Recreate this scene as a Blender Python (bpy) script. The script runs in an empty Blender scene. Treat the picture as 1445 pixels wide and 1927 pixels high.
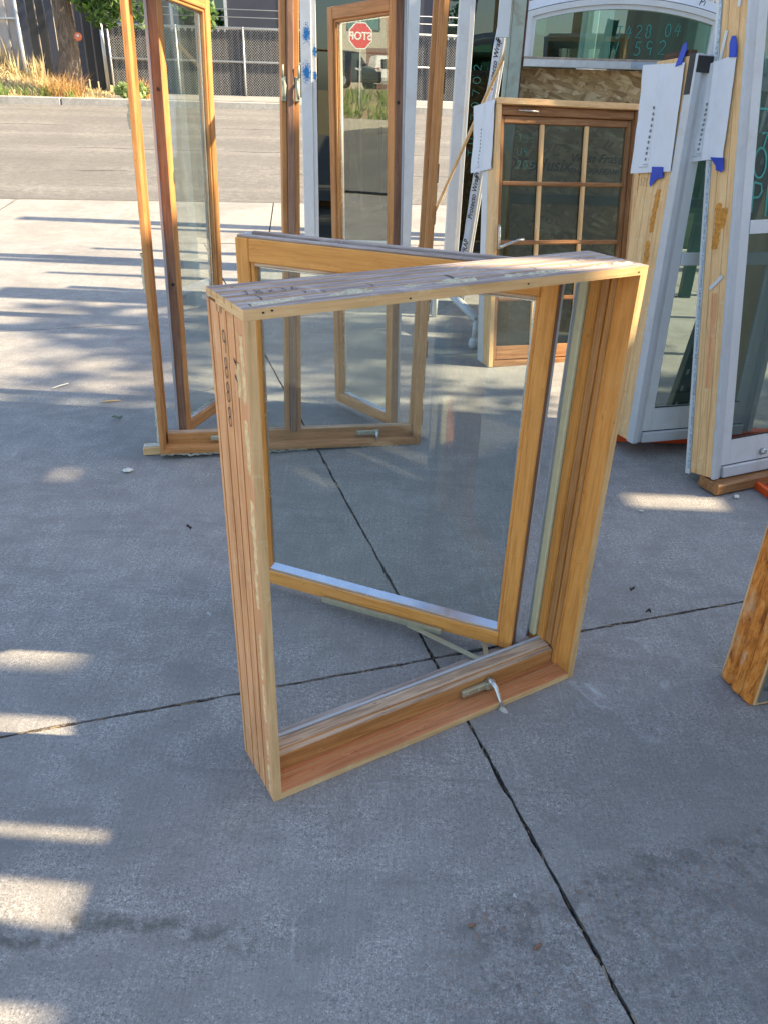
import bpy, math, random
from mathutils import Matrix, Vector, noise
R = math.radians
random.seed(7)
S = bpy.context.scene
COL = S.collection

# ------------------------------------------------------------------ camera, world, sun, exposure
PT, RL, CAMH = .50410, .0289, 1.4
_f = Vector((0, math.cos(PT), -math.sin(PT))); _r0 = Vector((1, 0, 0)); _u0 = _r0.cross(_f)
_r = _r0*math.cos(RL) + _u0*math.sin(RL); _u = -_r0*math.sin(RL) + _u0*math.cos(RL)
cd = bpy.data.cameras.new('camera'); cam = bpy.data.objects.new('camera', cd); COL.objects.link(cam)
cd.sensor_fit = 'VERTICAL'; cd.sensor_height = 24; cd.lens = 1445.8/1927*24
cd.clip_start = .05; cd.clip_end = 1500
m = Matrix((( _r.x, _u.x, -_f.x, 0), (_r.y, _u.y, -_f.y, 0), (_r.z, _u.z, -_f.z, CAMH), (0, 0, 0, 1)))
cam.matrix_world = m
S.camera = cam

SUN_EL, SUN_AZ = 35.0, 92.0          # azimuth clockwise from +Y (90 = from the right of the picture)
w = bpy.data.worlds.new('World'); S.world = w; w.use_nodes = True
nt = w.node_tree; nt.nodes.clear()
sky = nt.nodes.new('ShaderNodeTexSky'); sky.sky_type = 'NISHITA'; sky.sun_disc = False
sky.sun_elevation = R(SUN_EL); sky.sun_rotation = R(SUN_AZ); sky.dust_density = 1.2; sky.ozone_density = 1.0
bg = nt.nodes.new('ShaderNodeBackground'); bg.inputs[1].default_value = .13
ow = nt.nodes.new('ShaderNodeOutputWorld')
nt.links.new(sky.outputs[0], bg.inputs[0]); nt.links.new(bg.outputs[0], ow.inputs[0])
sl = bpy.data.lights.new('sun', 'SUN'); sl.energy = 5.0; sl.angle = R(.53); sl.color = (1, .82, .57)
so = bpy.data.objects.new('sun', sl); COL.objects.link(so)
_sd = Vector((math.cos(R(SUN_EL))*math.sin(R(SUN_AZ)), math.cos(R(SUN_EL))*math.cos(R(SUN_AZ)), math.sin(R(SUN_EL))))
so.rotation_euler = _sd.to_track_quat('Z', 'Y').to_euler(); so.location = _sd*40
S.view_settings.view_transform = 'Standard'; S.view_settings.look = 'None'
S.view_settings.exposure = 1.65; S.view_settings.gamma = 1
S.render.engine = 'CYCLES'
S.cycles.transparent_max_bounces = 18; S.cycles.max_bounces = 4; S.cycles.diffuse_bounces = 2; S.cycles.glossy_bounces = 3

# ------------------------------------------------------------------ materials
MATS = {}
class NT:
    def __init__(s, name):
        s.m = bpy.data.materials.new(name); s.m.use_nodes = True; s.t = s.m.node_tree
        s.b = s.t.nodes['Principled BSDF']; s.out = s.t.nodes['Material Output']
    def n(s, typ, ins=None, **kw):
        x = s.t.nodes.new('ShaderNode'+typ)
        for k, v in kw.items(): setattr(x, k, v)
        for k, v in (ins or {}).items():
            if hasattr(v, 'bl_idname') and 'Socket' in v.bl_idname: s.t.links.new(v, x.inputs[k])
            else: x.inputs[k].default_value = v
        return x
    def obj(s, scale=(1, 1, 1), loc=(0, 0, 0), rot=(0, 0, 0)):
        c = s.n('TexCoord'); mp = s.n('Mapping', {0: c.outputs['Object'], 'Location': loc, 'Rotation': rot, 'Scale': scale}); return mp.outputs[0]
    def noise(s, v, sc, det=4, rough=.6, dist=0):
        return s.n('TexNoise', {'Vector': v, 'Scale': sc, 'Detail': det, 'Roughness': rough, 'Distortion': dist}).outputs['Fac']
    def ramp(s, f, stops, interp='LINEAR'):
        r = s.n('ValToRGB', {0: f}); cr = r.color_ramp; cr.interpolation = interp
        while len(cr.elements) < len(stops): cr.elements.new(.5)
        for e, (p, c) in zip(cr.elements, stops):
            e.position = p; e.color = (c if len(c) == 4 else (*c, 1)) if isinstance(c, tuple) else (c, c, c, 1)
        return r.outputs[0]
    def mix(s, f, a, b, mode='MIX'):
        x = s.n('MixRGB', {0: f}, blend_type=mode)
        for i, v in ((1, a), (2, b)):
            if isinstance(v, tuple): x.inputs[i].default_value = (*v, 1) if len(v) == 3 else v
            else: s.t.links.new(v, x.inputs[i])
        return x.outputs[0]
    def math(s, op, a, b=0.0, c=0.0, clamp=False):
        x = s.n('Math', operation=op, use_clamp=clamp)
        for i, v in enumerate((a, b, c)):
            if isinstance(v, (int, float)): x.inputs[i].default_value = v
            else: s.t.links.new(v, x.inputs[i])
        return x.outputs[0]
    def bump(s, h, st=.3, d=.01):
        x = s.n('Bump', {'Strength': st, 'Distance': d, 'Height': h}); s.t.links.new(x.outputs[0], s.b.inputs['Normal'])
    def set(s, col=None, rough=None, **kw):
        for k, v in [('Base Color', col), ('Roughness', rough)] + list(kw.items()):
            if v is None: continue
            if isinstance(v, tuple): s.b.inputs[k].default_value = (*v, 1) if len(v) == 3 else v
            elif isinstance(v, (int, float)): s.b.inputs[k].default_value = v
            else: s.t.links.new(v, s.b.inputs[k])
        return s.m

def plain(name, col, rough=.6, var=.12, sc=30, metal=0, bump=0, bsc=200, dirt=None):
    if name in MATS: return MATS[name]
    k = NT(name); v = k.obj(); n1 = k.noise(v, sc, 5, .65)
    c = k.ramp(n1, [(.3, tuple(x*(1-var) for x in col)), (.7, tuple(min(1, x*(1+var)) for x in col))])
    if dirt:
        d = k.ramp(k.noise(v, 7, 6, .7, .6), [(.52, 0.0), (.72, 1.0)]); c = k.mix(k.math('MULTIPLY', d, .6), c, dirt)
    if bump: k.bump(k.noise(v, bsc, 3), bump, .004)
    rr = k.ramp(n1, [(.3, max(0, rough-.08)), (.7, min(1, rough+.08))])
    MATS[name] = k.set(c, rr, Metallic=metal); return MATS[name]

WOODS = {  # light, dark, roughness
 'stained': ((.84, .385, .095), (.72, .30, .066), .40),
 'raw':     ((.80, .42, .20), (.69, .325, .14), .70),
 'face':    ((.82, .54, .26), (.69, .42, .18), .62),
 'pale':    ((.84, .55, .27), (.74, .45, .20), .60),
 'grey':    ((.52, .435, .38), (.33, .25, .205), .85),
 'brown':   ((.32, .185, .115), (.22, .12, .075), .55),
 'honey':   ((.58, .285, .10), (.45, .20, .062), .45),
 'worn':    ((.76, .55, .36), (.44, .29, .18), .80),
 'redsill': ((.68, .29, .115), (.55, .205, .075), .36),
 'dark':    ((.14, .075, .045), (.06, .035, .022), .85),
 'door':    ((.40, .205, .085), (.27, .12, .045), .50),
}
def wood(kind, axis='z'):
    key = 'wood_%s_%s' % (kind, axis)
    if key in MATS: return MATS[key]
    l, d, rg = WOODS[kind]; k = NT(key)
    st = {'x': (.06, 1, 1), 'y': (1, .06, 1), 'z': (1, 1, .06)}[axis]
    inf = k.n('ObjectInfo'); v0 = k.obj(st)
    off = k.n('VectorMath', {0: v0, 1: (0, 0, 0)}, operation='ADD')
    cmb = k.n('CombineXYZ', {0: inf.outputs['Random'], 1: inf.outputs['Random'], 2: inf.outputs['Random']}); k.t.links.new(cmb.outputs[0], off.inputs[1])
    v = off.outputs[0]
    g1 = k.noise(v, 38, 3, .62, 1.3); g2 = k.noise(v, 170, 2, .6, .4)
    g = k.math('ADD', k.math('MULTIPLY', g1, .62), k.math('MULTIPLY', g2, .38))
    c = k.ramp(g, [(.38, tuple(x*.84 for x in d)), (.45, d), (.52, tuple((a*.55+b*.45) for a, b in zip(l, d))), (.61, l)])
    big = k.noise(k.obj(), 5, 3, .7); c = k.mix(k.ramp(big, [(.35, 0.0), (.75, .28)]), c, tuple(x*.62 for x in d))
    if kind in ('raw', 'pale', 'face', 'grey'):                     # scuffs, pale dry patches and small dark nail marks
        pt = k.noise(k.obj((1, 1, 1)), 16, 4, .75, .8); c = k.mix(k.ramp(pt, [(.56, 0.0), (.74, .5)]), c, tuple(min(.8, x*1.18+.10) for x in l))
        vo = k.n('TexVoronoi', {'Vector': k.obj(), 'Scale': 26.0}); c = k.mix(k.ramp(vo.outputs['Distance'], [(.03, .75), (.055, 0.0)]), c, (.05, .03, .02))
    else:
        pt = k.noise(k.obj(), 60, 3, .8, 1.0); c = k.mix(k.ramp(pt, [(.63, 0.0), (.74, .5)]), c, tuple(min(.85, x*1.1+.12) for x in l))
        sc2 = k.noise(k.obj(tuple(.3 if q > .5 else q*2 for q in st)), 120, 3, .8, 2.0); c = k.mix(k.ramp(sc2, [(.63, 0.0), (.70, .6)]), c, tuple(x*.45 for x in d))
        fd = k.noise(k.obj(), 3.2, 3, .7, .5); c = k.mix(k.ramp(fd, [(.50, 0.0), (.70, .30)]), c, tuple(x*.6+y*.4 for x, y in zip(l, (.50, .30, .15))))
    k.bump(g, .35 if kind in ('grey', 'dark') else .12, .003)
    k.b.inputs['Specular IOR Level'].default_value = .28
    MATS[key] = k.set(c, k.ramp(g, [(.3, max(.05, rg-.08)), (.7, min(1, rg+.12))])); return MATS[key]

def glass(name, tint, boost=2.0, haze=0.0, rough=0.0):
    if name in MATS: return MATS[name]
    k = NT(name); k.t.nodes.remove(k.b)
    tr = k.n('BsdfTransparent', {0: (*tint, 1)})
    gl = k.n('BsdfGlossy', {'Color': (.95, 1, .98, 1), 'Roughness': rough})
    ge = k.n('NewGeometry'); dt = k.n('VectorMath', {0: ge.outputs['Incoming'], 1: ge.outputs['Normal']}, operation='DOT_PRODUCT').outputs['Value']
    sch = k.math('POWER', k.math('SUBTRACT', 1.0, k.math('ABSOLUTE', dt), clamp=True), 5.0)     # Schlick, the same from both sides
    fac = k.math('MULTIPLY', k.math('ADD', .04, k.math('MULTIPLY', sch, .96)), boost, clamp=True)
    a = k.n('MixShader', {0: fac}); k.t.links.new(tr.outputs[0], a.inputs[1]); k.t.links.new(gl.outputs[0], a.inputs[2])
    o = a.outputs[0]
    if haze:                                                       # dust film, streaked
        df = k.n('BsdfDiffuse', {0: (.72, .72, .70, 1)})
        st = k.noise(k.obj((1, 1, .12), rot=(0, .5, 0)), 9, 5, .6, .5); st2 = k.noise(k.obj(), 2.5, 3)
        hz = k.math('MULTIPLY', k.ramp(k.math('MULTIPLY', st, st2), [(.2, .15), (.42, 1.0)]), haze)
        b2 = k.n('MixShader', {0: hz}); k.t.links.new(o, b2.inputs[1]); k.t.links.new(df.outputs[0], b2.inputs[2]); o = b2.outputs[0]
    k.t.links.new(o, k.out.inputs[0]); MATS[name] = k.m; return k.m

def concrete(name, base, lot=False):
    k = NT(name); v = k.obj()
    sand = k.noise(v, 260, 2, .8); sand2 = k.noise(v, 105, 3, .8)
    mid = k.noise(v, 9, 4, .7, .3); big = k.noise(v, 1.3, 3, .65, .4)
    d = tuple(x*.70 for x in base); l = tuple(min(1, x*1.2) for x in base)
    c = k.ramp(k.math('ADD', k.math('MULTIPLY', sand, .55), k.math('MULTIPLY', sand2, .45)), [(.38, tuple(x*.30 for x in base)), (.47, tuple(x*.88 for x in base)), (.53, tuple(x*1.10 for x in base)), (.62, tuple(min(1, x*1.95) for x in base))])
    c = k.mix(k.ramp(mid, [(.40, .60), (.60, 0.0)]), c, d); c = k.mix(k.ramp(big, [(.38, .55), (.52, 0.0)]), c, tuple(x*.66 for x in base)); c = k.mix(k.ramp(k.noise(v, .55, 4, .75, 1.0), [(.45, 0.0), (.62, .35)]), c, tuple(x*1.18 for x in base)); c = k.mix(k.ramp(k.noise(k.obj((.35, 2.2, 1), rot=(0, 0, -.31)), 7, 3, .75, .6), [(.56, 0.0), (.7, .30)]), c, tuple(x*.58 for x in base))
    c = k.mix(k.ramp(k.noise(v, 3.1, 4, .75, .8), [(.58, 0.0), (.78, .35)]), c, l)
    h = k.math('ADD', sand, k.math('MULTIPLY', sand2, .8))
    vo = k.n('TexVoronoi', {'Vector': v, 'Scale': 210.0}); spk = k.n('SeparateColor', {0: vo.outputs['Color']})
    msk = k.math('MULTIPLY', k.math('GREATER_THAN', spk.outputs[0], .97), k.ramp(vo.outputs['Distance'], [(.2, .7), (.42, 0.0)]))
    c = k.mix(msk, c, (.50, .49, .47))
    msk2 = k.math('MULTIPLY', k.math('LESS_THAN', spk.outputs[0], .025), k.ramp(vo.outputs['Distance'], [(.2, .8), (.4, 0.0)]))
    c = k.mix(msk2, c, (.05, .045, .04))
    if lot:
        br = k.noise(k.obj((1.0, .05, 1), rot=(0, 0, 1.05)), 150, 3, .7); c = k.mix(k.ramp(br, [(.42, .22), (.52, 0.0)]), c, tuple(x*.55 for x in base)); h0 = br    # broomed finish
        sm = k.noise(k.obj((.5, 1.4, 1), rot=(0, 0, .6)), 1.9, 4, .8, 1.6); c = k.mix(k.ramp(sm, [(.52, 0.0), (.60, .30), (.66, .05)]), c, tuple(x*.55 for x in base))    # old drips and scuffs
        wt = k.noise(k.obj((2.6, .5, 1), rot=(0, 0, -.5)), 5.5, 4, .8, 1.0); c = k.mix(k.ramp(wt, [(.62, 0.0), (.74, .35)]), c, tuple(min(1, x*1.7) for x in base))
        h = k.math('ADD', h, k.math('MULTIPLY', h0, .5))
        xy = k.n('SeparateXYZ', {0: v}); X, Y = xy.outputs[0], xy.outputs[1]
        # damp dirty tide line, bottom left
        wob = k.noise(v, 3.6, 4, .6); dd = k.math('SUBTRACT', Y, k.math('ADD', .75, k.math('MULTIPLY', wob, .27)))
        band = k.ramp(k.math('ABSOLUTE', k.math('ADD', dd, .012)), [(.004, 1.0), (.030, 0.0)])
        xr = k.ramp(k.math('MULTIPLY', k.math('ADD', X, .85), 1.0), [(.02, 1.0), (.55, .75), (.85, 0.0)])
        brk = k.ramp(k.noise(v, 14, 3, .7), [(.40, 0.0), (.55, 1.0)])
        stn = k.math('MULTIPLY', k.math('MULTIPLY', band, xr), k.math('MULTIPLY', brk, .75)); c = k.mix(stn, c, (.075, .068, .052))
        # worn patch with exposed aggregate, bottom right
        ln = k.math('SUBTRACT', k.math('ADD', k.math('MULTIPLY', X, .36), .86), Y)
        ag = k.math('MULTIPLY', k.ramp(k.math('ADD', ln, k.math('MULTIPLY', k.noise(v, 9, 4, .7), .12)), [(.03, 0.0), (.075, 1.0), (.2, .75), (.45, .35)]), k.ramp(X, [(.05, 0.0), (.22, 1.0)]))
        vg = k.n('TexVoronoi', {'Vector': v, 'Scale': 95.0, 'Randomness': 1.0}); sg = k.n('SeparateColor', {0: vg.outputs['Color']})
        pc = k.ramp(sg.outputs[0], [(.0, (.10, .09, .08)), (.3, (.20, .17, .15)), (.5, (.30, .24, .19)), (.68, (.20, .12, .095)), (.86, (.30, .23, .16)), (1, (.34, .32, .30))])
        peb = k.math('MULTIPLY', k.ramp(vg.outputs['Distance'], [(.25, .75), (.6, .0)]), k.math('GREATER_THAN', sg.outputs[1], .55))
        c = k.mix(k.math('MULTIPLY', ag, k.ramp(k.noise(v, 22, 3, .75), [(.36, .60), (.56, .06)])), c, (.095, .088, .08)); c = k.mix(k.math('MULTIPLY', ag, peb), c, pc)
        h = k.math('ADD', h, k.math('MULTIPLY', k.math('MULTIPLY', ag, peb), 2.2))
        # chalky scuffs right of the frame
        sc = k.math('MULTIPLY', k.ramp(k.noise(v, 7, 4, .8, 1.2), [(.55, 0.0), (.75, .55)]), k.ramp(k.n('VectorMath', {0: v, 1: (.62, 1.62, 0)}, operation='DISTANCE').outputs['Value'], [(.1, 1.0), (.45, 0.0)]))
        c = k.mix(sc, c, (.62, .62, .60))
    k.bump(h, .42, .003)
    MATS[name] = k.set(c, .86); return MATS[name]

M_LOT = concrete('concrete_lot', (.312, .296, .270), True)
M_APR = concrete('concrete_apron', (.32, .30, .265))
M_KERB = concrete('concrete_kerb', (.44, .41, .355))
def mk_road():
    k = NT('asphalt_road'); v = k.obj(); vr = k.obj(rot=(0, 0, -R(6.3)))
    a = k.noise(v, 60, 5, .8); a2 = k.noise(v, 11, 6, .85); b = k.noise(v, .8, 6, .7, .5)
    c = k.ramp(k.math('ADD', k.math('MULTIPLY', a, .4), k.math('MULTIPLY', a2, .6)), [(.38, (.105, .098, .086)), (.5, (.195, .182, .158)), (.62, (.31, .29, .255))]); c = k.mix(k.ramp(b, [(.42, .45), (.6, 0.0)]), c, (.135, .124, .108))
    sx = k.n('SeparateXYZ', {0: vr}); Y = k.math('ADD', sx.outputs[1], k.math('MULTIPLY', k.noise(k.obj((.35, .35, .35)), 2.0, 5, .7), .5))
    trk = k.noise(k.n('CombineXYZ', {1: Y}).outputs[0], 1.1, 2, .5); c = k.mix(k.ramp(trk, [(.42, .35), (.55, 0.0)]), c, (.13, .12, .106)); c = k.mix(k.ramp(trk, [(.55, 0.0), (.68, .35)]), c, (.30, .28, .245))
    stk = k.noise(k.obj((.12, 2.4, 1), rot=(0, 0, -R(6.3))), 2.4, 6, .75, .4); c = k.mix(k.ramp(stk, [(.55, 0.0), (.68, .5)]), c, (.115, .105, .092))
    for s0 in (12.15, 14.05, 16.6):
        ln = k.math('ABSOLUTE', k.math('SUBTRACT', Y, s0+.25)); c = k.mix(k.math('MULTIPLY', k.ramp(ln, [(.018, .8), (.045, 0.0)]), k.ramp(k.noise(v, .9, 3), [(.42, 0.0), (.52, 1.0)])), c, (.05, .046, .04))
    k.bump(k.math('ADD', a, a2), .6, .02)
    MATS['road'] = k.set(c, .9); return MATS['road']
M_ROAD = mk_road()
def mk_soil():
    k = NT('dry_soil'); v = k.obj(); a = k.noise(v, 8, 7, .8, .5); b = k.noise(v, .5, 5, .7)
    c = k.ramp(a, [(.3, (.26, .19, .11)), (.5, (.42, .33, .19)), (.7, (.55, .45, .27))]); c = k.mix(k.ramp(b, [(.45, 0.0), (.65, .5)]), c, (.21, .23, .08)); k.bump(a, .8, .03)
    MATS['soil'] = k.set(c, .95); return MATS['soil']
M_SOIL = mk_soil()
M_JOINT = plain('joint_dirt', (.050, .042, .034), .95, .5, 90, bump=.6)
def mk_osb():
    k = NT('osb_strands'); cc = None
    for i, (rot, sc) in enumerate(((.15, 30), (.9, 36), (1.75, 33), (2.6, 40), (1.3, 44))):
        mp2 = k.n('Mapping', {0: k.obj(rot=(0, rot, 0)), 'Location': (i*.37, i*.2, 0), 'Scale': (1, .3, .24)})
        vo = k.n('TexVoronoi', {'Vector': mp2.outputs[0], 'Scale': float(sc)*1.3})
        g = k.n('SeparateColor', {0: vo.outputs['Color']})
        col = k.ramp(g.outputs[0], [(0, (.23, .135, .055)), (.35, (.40, .26, .11)), (.7, (.55, .38, .18)), (1, (.72, .56, .33))])
        edge = k.ramp(vo.outputs['Distance'], [(.15, 0.0), (.6, .35)]); col = k.mix(edge, col, (.20, .11, .045))
        cc = col if cc is None else k.mix(k.math('GREATER_THAN', g.outputs[1], .55), cc, col)
    k.bump(k.noise(k.obj(), 80, 4), .4, .004); MATS['osb'] = k.set(cc, .8); return MATS['osb']
M_OSB = mk_osb()
def mk_bark():
    k = NT('bark'); v = k.obj((1, 1, .22)); a = k.noise(v, 22, 6, .75, 1.2)
    c = k.ramp(a, [(.32, (.05, .036, .026)), (.5, (.17, .125, .088)), (.68, (.34, .265, .19))]); k.bump(a, 1.0, .05); MATS['bark'] = k.set(c, .95); return MATS['bark']
M_BARK = mk_bark()
def leafmat(name, a, b, tr=.35):
    k = NT(name); g = k.n('NewGeometry'); c = k.ramp(g.outputs['Random Per Island'], [(0, a), (.6, b), (1, tuple(min(1, x*1.35) for x in b))])
    k.set(c, .55); t = k.n('BsdfTranslucent', {0: c}); mx = k.n('MixShader', {0: tr}); k.t.links.new(k.b.outputs[0], mx.inputs[1]); k.t.links.new(t.outputs[0], mx.inputs[2]); k.t.links.new(mx.outputs[0], k.out.inputs[0])
    MATS[name] = k.m; return k.m
M_LEAF = leafmat('leaf_green', (.035, .075, .015), (.10, .19, .035)); M_WEED = leafmat('weed_green', (.10, .16, .04), (.24, .32, .09))
M_DRY = leafmat('weed_dry', (.40, .31, .15), (.66, .54, .30), .25); M_RUST = leafmat('weed_rust', (.38, .20, .07), (.60, .38, .15), .25)
WHITE = plain('white_vinyl', (.60, .61, .60), .42, .05, 8, dirt=(.50, .48, .43)); WMETAL = plain('white_clad_metal', (.50, .515, .52), .38, .06, 12, dirt=(.42, .40, .36))
ALU = plain('aluminium', (.72, .74, .76), .24, .05, 20, metal=.9); GALV = plain('galvanised', (.55, .56, .55), .42, .12, 30, metal=.6)
BRASS = plain('tan_enamel_hardware', (.44, .41, .27), .38, .12, 60, metal=.35); CHROME = plain('satin_nickel', (.62, .61, .56), .28, .08, 60, metal=.8)
CREAM = plain('cream_weatherstrip', (.70, .62, .36), .6, .06, 40, dirt=(.42, .36, .2)); GREYSTRIP = plain('grey_strip', (.36, .34, .28), .6, .15, 40)
FOAM = plain('foam_cream', (.58, .53, .37), .9, .30, 90, bump=.9, bsc=260); RESID = plain('foam_residue', (.86, .60, .30), .9, .22, 60, bump=.6, bsc=300); FOAMW = plain('foam_white', (.70, .68, .58), .9, .12, 60, bump=.7, bsc=220)
FOAMO = None; STAINO = plain('foam_stain_orange', (.58, .24, .025), .5, .35, 60, bump=.8, bsc=200)
BLACK = plain('marker_black', (.012, .012, .016), .5, .3, 60); TEALF = plain('marker_teal_faint', (.02, .17, .15), .5, .2, 60); TEAL = plain('marker_teal', (.015, .25, .21), .45, .2, 60); RUBBER = plain('black_rubber', (.02, .02, .022), .6, .2, 30)
PAPER = plain('paper_white', (.66, .67, .69), .75, .03, 10); PRINT = plain('print_grey', (.16, .16, .17), .8, .4, 300); BTAPE = plain('blue_tape', (.010, .050, .42), .55, .2, 25)
BPAINT = plain('blue_spray', (.01, .16, .42), .7, .3, 60); RGREEN = plain('rack_green', (.018, .085, .070), .45, .25, 15, dirt=(.10, .09, .07)); RORANGE = plain('rack_orange', (.72, .085, .012), .42, .08, 12)
POSTG = plain('post_pale_green', (.36, .41, .33), .6, .12, 9, dirt=(.22, .10, .045)); WRAP = plain('house_wrap', (.70, .74, .80), .5, .05, 20); BLUEFOIL = plain('blue_flashing', (.34, .44, .50), .4, .7, 120)
FENCE = plain('corrugated_sheet', (.42, .38, .355), .5, .10, 3); NAVY = plain('navy_siding', (.040, .045, .065), .6, .08, 2); GALVD = plain('slat_dark', (.025, .026, .028), .7, .2, 10)
def mk_foamo():
    k = NT('foam_orange'); v = k.obj((1, 1, .3)); a = k.noise(v, 60, 6, .75, .6); b = k.noise(k.obj((1, 1, .4)), 14, 5, .7, .5)
    c = k.ramp(a, [(.36, (.30, .085, .012)), (.46, (.60, .185, .020)), (.55, (.76, .265, .036)), (.66, (.84, .40, .11))]); c = k.mix(k.ramp(b, [(.56, 0.0), (.68, .6)]), c, (.66, .46, .27))
    k.bump(a, .5, .004); return k.set(c, .7)
FOAMO = mk_foamo()
G_MAIN = glass('glass_clear_dusty', (.83, .88, .88), 1.15, .014); G_LOWE = glass('glass_low_e', (.90, .93, .91), 2.4, .02); G_DARK = glass('glass_dark_green', (.16, .30, .24), 2.0); G_TEAL = glass('glass_teal', (.42, .62, .56), 2.2); G_GRID = glass('glass_grid', (.56, .63, .59), 2.2, .02); G_CLR = glass('glass_clear', (.66, .74, .73), 1.9, .03)
# ------------------------------------------------------------------ mesh builder
class MB:
    def __init__(s): s.v = []; s.f = []; s.mi = []; s.sm = []; s.M = None
    def av(s, pts):
        i = len(s.v)
        for p in pts:
            p = Vector(p); s.v.append(tuple(s.M @ p) if s.M else tuple(p))
        return i
    def af(s, face, mi=0, sm=False): s.f.append(tuple(face)); s.mi.append(mi); s.sm.append(sm)
    def box(s, x0, x1, y0, y1, z0, z1, b=.0012, mi=0, faces=None):
        lo = (min(x0, x1), min(y0, y1), min(z0, z1)); hi = (max(x0, x1), max(y0, y1), max(z0, z1))
        b = min(b, *[(h-l)*.3 for l, h in zip(lo, hi)]); c = [(l+h)/2 for l, h in zip(lo, hi)]
        idx = {}; pts = []
        for sx in (0, 1):
            for sy in (0, 1):
                for sz in (0, 1):
                    sg = (sx, sy, sz)
                    for a in range(3):
                        p = []
                        for ax in range(3):
                            e = hi[ax] if sg[ax] else lo[ax]
                            p.append(e if ax == a else e + (-b if sg[ax] else b))
                        idx[(sg, a)] = len(pts); pts.append(p)
        F = []
        for a in range(3):
            o1, o2 = [x for x in range(3) if x != a]
            for sg in (0, 1):
                q = []
                for p1, p2 in ((0, 0), (1, 0), (1, 1), (0, 1)):
                    k = [0, 0, 0]; k[a] = sg; k[o1] = p1; k[o2] = p2; q.append(idx[(tuple(k), a)])
                m_ = mi
                if faces: m_ = faces.get((a, sg), mi)
                F.append((q, m_))
        for c_ in range(3):
            a, bb = [x for x in range(3) if x != c_]
            for sa in (0, 1):
                for sb in (0, 1):
                    k0 = [0, 0, 0]; k0[a] = sa; k0[bb] = sb; k1 = list(k0); k1[c_] = 1
                    F.append(([idx[(tuple(k0), a)], idx[(tuple(k1), a)], idx[(tuple(k1), bb)], idx[(tuple(k0), bb)]], mi))
        for sx in (0, 1):
            for sy in (0, 1):
                for sz in (0, 1): F.append(([idx[((sx, sy, sz), a)] for a in range(3)], mi))
        i0 = s.av(pts); cv = Vector(c); flipM = s.M is not None and s.M.determinant() < 0
        for q, m_ in F:
            A, B, C = [Vector(pts[t]) for t in q[:3]]; n_ = (B-A).cross(C-A); ctr = sum((Vector(pts[t]) for t in q), Vector())/len(q)
            fl = n_.dot(ctr-cv) < 0
            if flipM: fl = not fl
            if fl: q = q[::-1]
            s.af([i0+t for t in q], m_)
        return s
    def prism(s, poly, axis, a0, a1, mi=0, side=None, capmi=None):
        # poly: 2d points in the two other axes (order xy->z, yz->x, xz->y); side(nx,ny)->material index
        o = {'z': (0, 1, 2), 'x': (1, 2, 0), 'y': (0, 2, 1)}[axis]; n = len(poly)
        ar = sum(poly[i][0]*poly[(i+1) % n][1]-poly[(i+1) % n][0]*poly[i][1] for i in range(n))
        if ar < 0: poly = poly[::-1]
        def mk(p, t):
            q = [0, 0, 0]; q[o[0]] = p[0]; q[o[1]] = p[1]; q[o[2]] = t; return q
        i0 = s.av([mk(p, a0) for p in poly]+[mk(p, a1) for p in poly]); rev = axis == 'y'
        if s.M is not None and s.M.determinant() < 0: rev = not rev
        for i in range(n):
            j = (i+1) % n; dx, dy = poly[j][0]-poly[i][0], poly[j][1]-poly[i][1]
            mm = side(dy, -dx) if side else mi
            q = [i0+i, i0+j, i0+n+j, i0+n+i]; s.af(q[::-1] if rev else q, mm)
        c0 = list(range(i0, i0+n)); c1 = list(range(i0+n, i0+2*n)); cm = mi if capmi is None else capmi
        s.af(c0 if rev else c0[::-1], cm); s.af(c1[::-1] if rev else c1, cm); return s
    def tube(s, path, r, n=10, mi=0, caps=True, sm=True):
        P = [Vector(p) for p in path]; rs = r if isinstance(r, (list, tuple)) else [r]*len(P); rings = []
        t0 = (P[1]-P[0]).normalized(); a = t0.orthogonal().normalized()
        for i, p in enumerate(P):
            t = (P[min(i+1, len(P)-1)]-P[max(i-1, 0)]).normalized(); a = (a-t*a.dot(t)).normalized(); b = t.cross(a)
            rings.append(s.av([p+(a*math.cos(2*math.pi*k/n)+b*math.sin(2*math.pi*k/n))*rs[i] for k in range(n)]))
        for i in range(len(P)-1):
            for k in range(n): s.af([rings[i]+k, rings[i]+(k+1) % n, rings[i+1]+(k+1) % n, rings[i+1]+k], mi, sm)
        if caps: s.af([rings[0]+k for k in range(n)][::-1], mi); s.af([rings[-1]+k for k in range(n)], mi)
        return s
    def quad(s, a, b, c, d, mi=0, sm=False):
        i = s.av((a, b, c, d)); s.af((i, i+1, i+2, i+3), mi, sm); return s
    def grid(s, fn, nu, nv, mi=0, sm=True):
        i0 = s.av([fn(i/nu, j/nv) for j in range(nv+1) for i in range(nu+1)])
        for j in range(nv):
            for i in range(nu):
                a = i0+j*(nu+1)+i; s.af((a, a+1, a+nu+2, a+nu+1), mi, sm)
        return s
    def build(s, name, mats, parent=None, M=None):
        me = bpy.data.meshes.new(name); me.from_pydata(s.v, [], s.f)
        for mt in (mats if isinstance(mats, (list, tuple)) else [mats]): me.materials.append(mt)
        me.polygons.foreach_set('material_index', s.mi); me.polygons.foreach_set('use_smooth', s.sm); me.update()
        o = bpy.data.objects.new(name, me); COL.objects.link(o)
        if parent is not None: o.parent = parent
        if M is not None: o.matrix_basis = M
        return o

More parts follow.
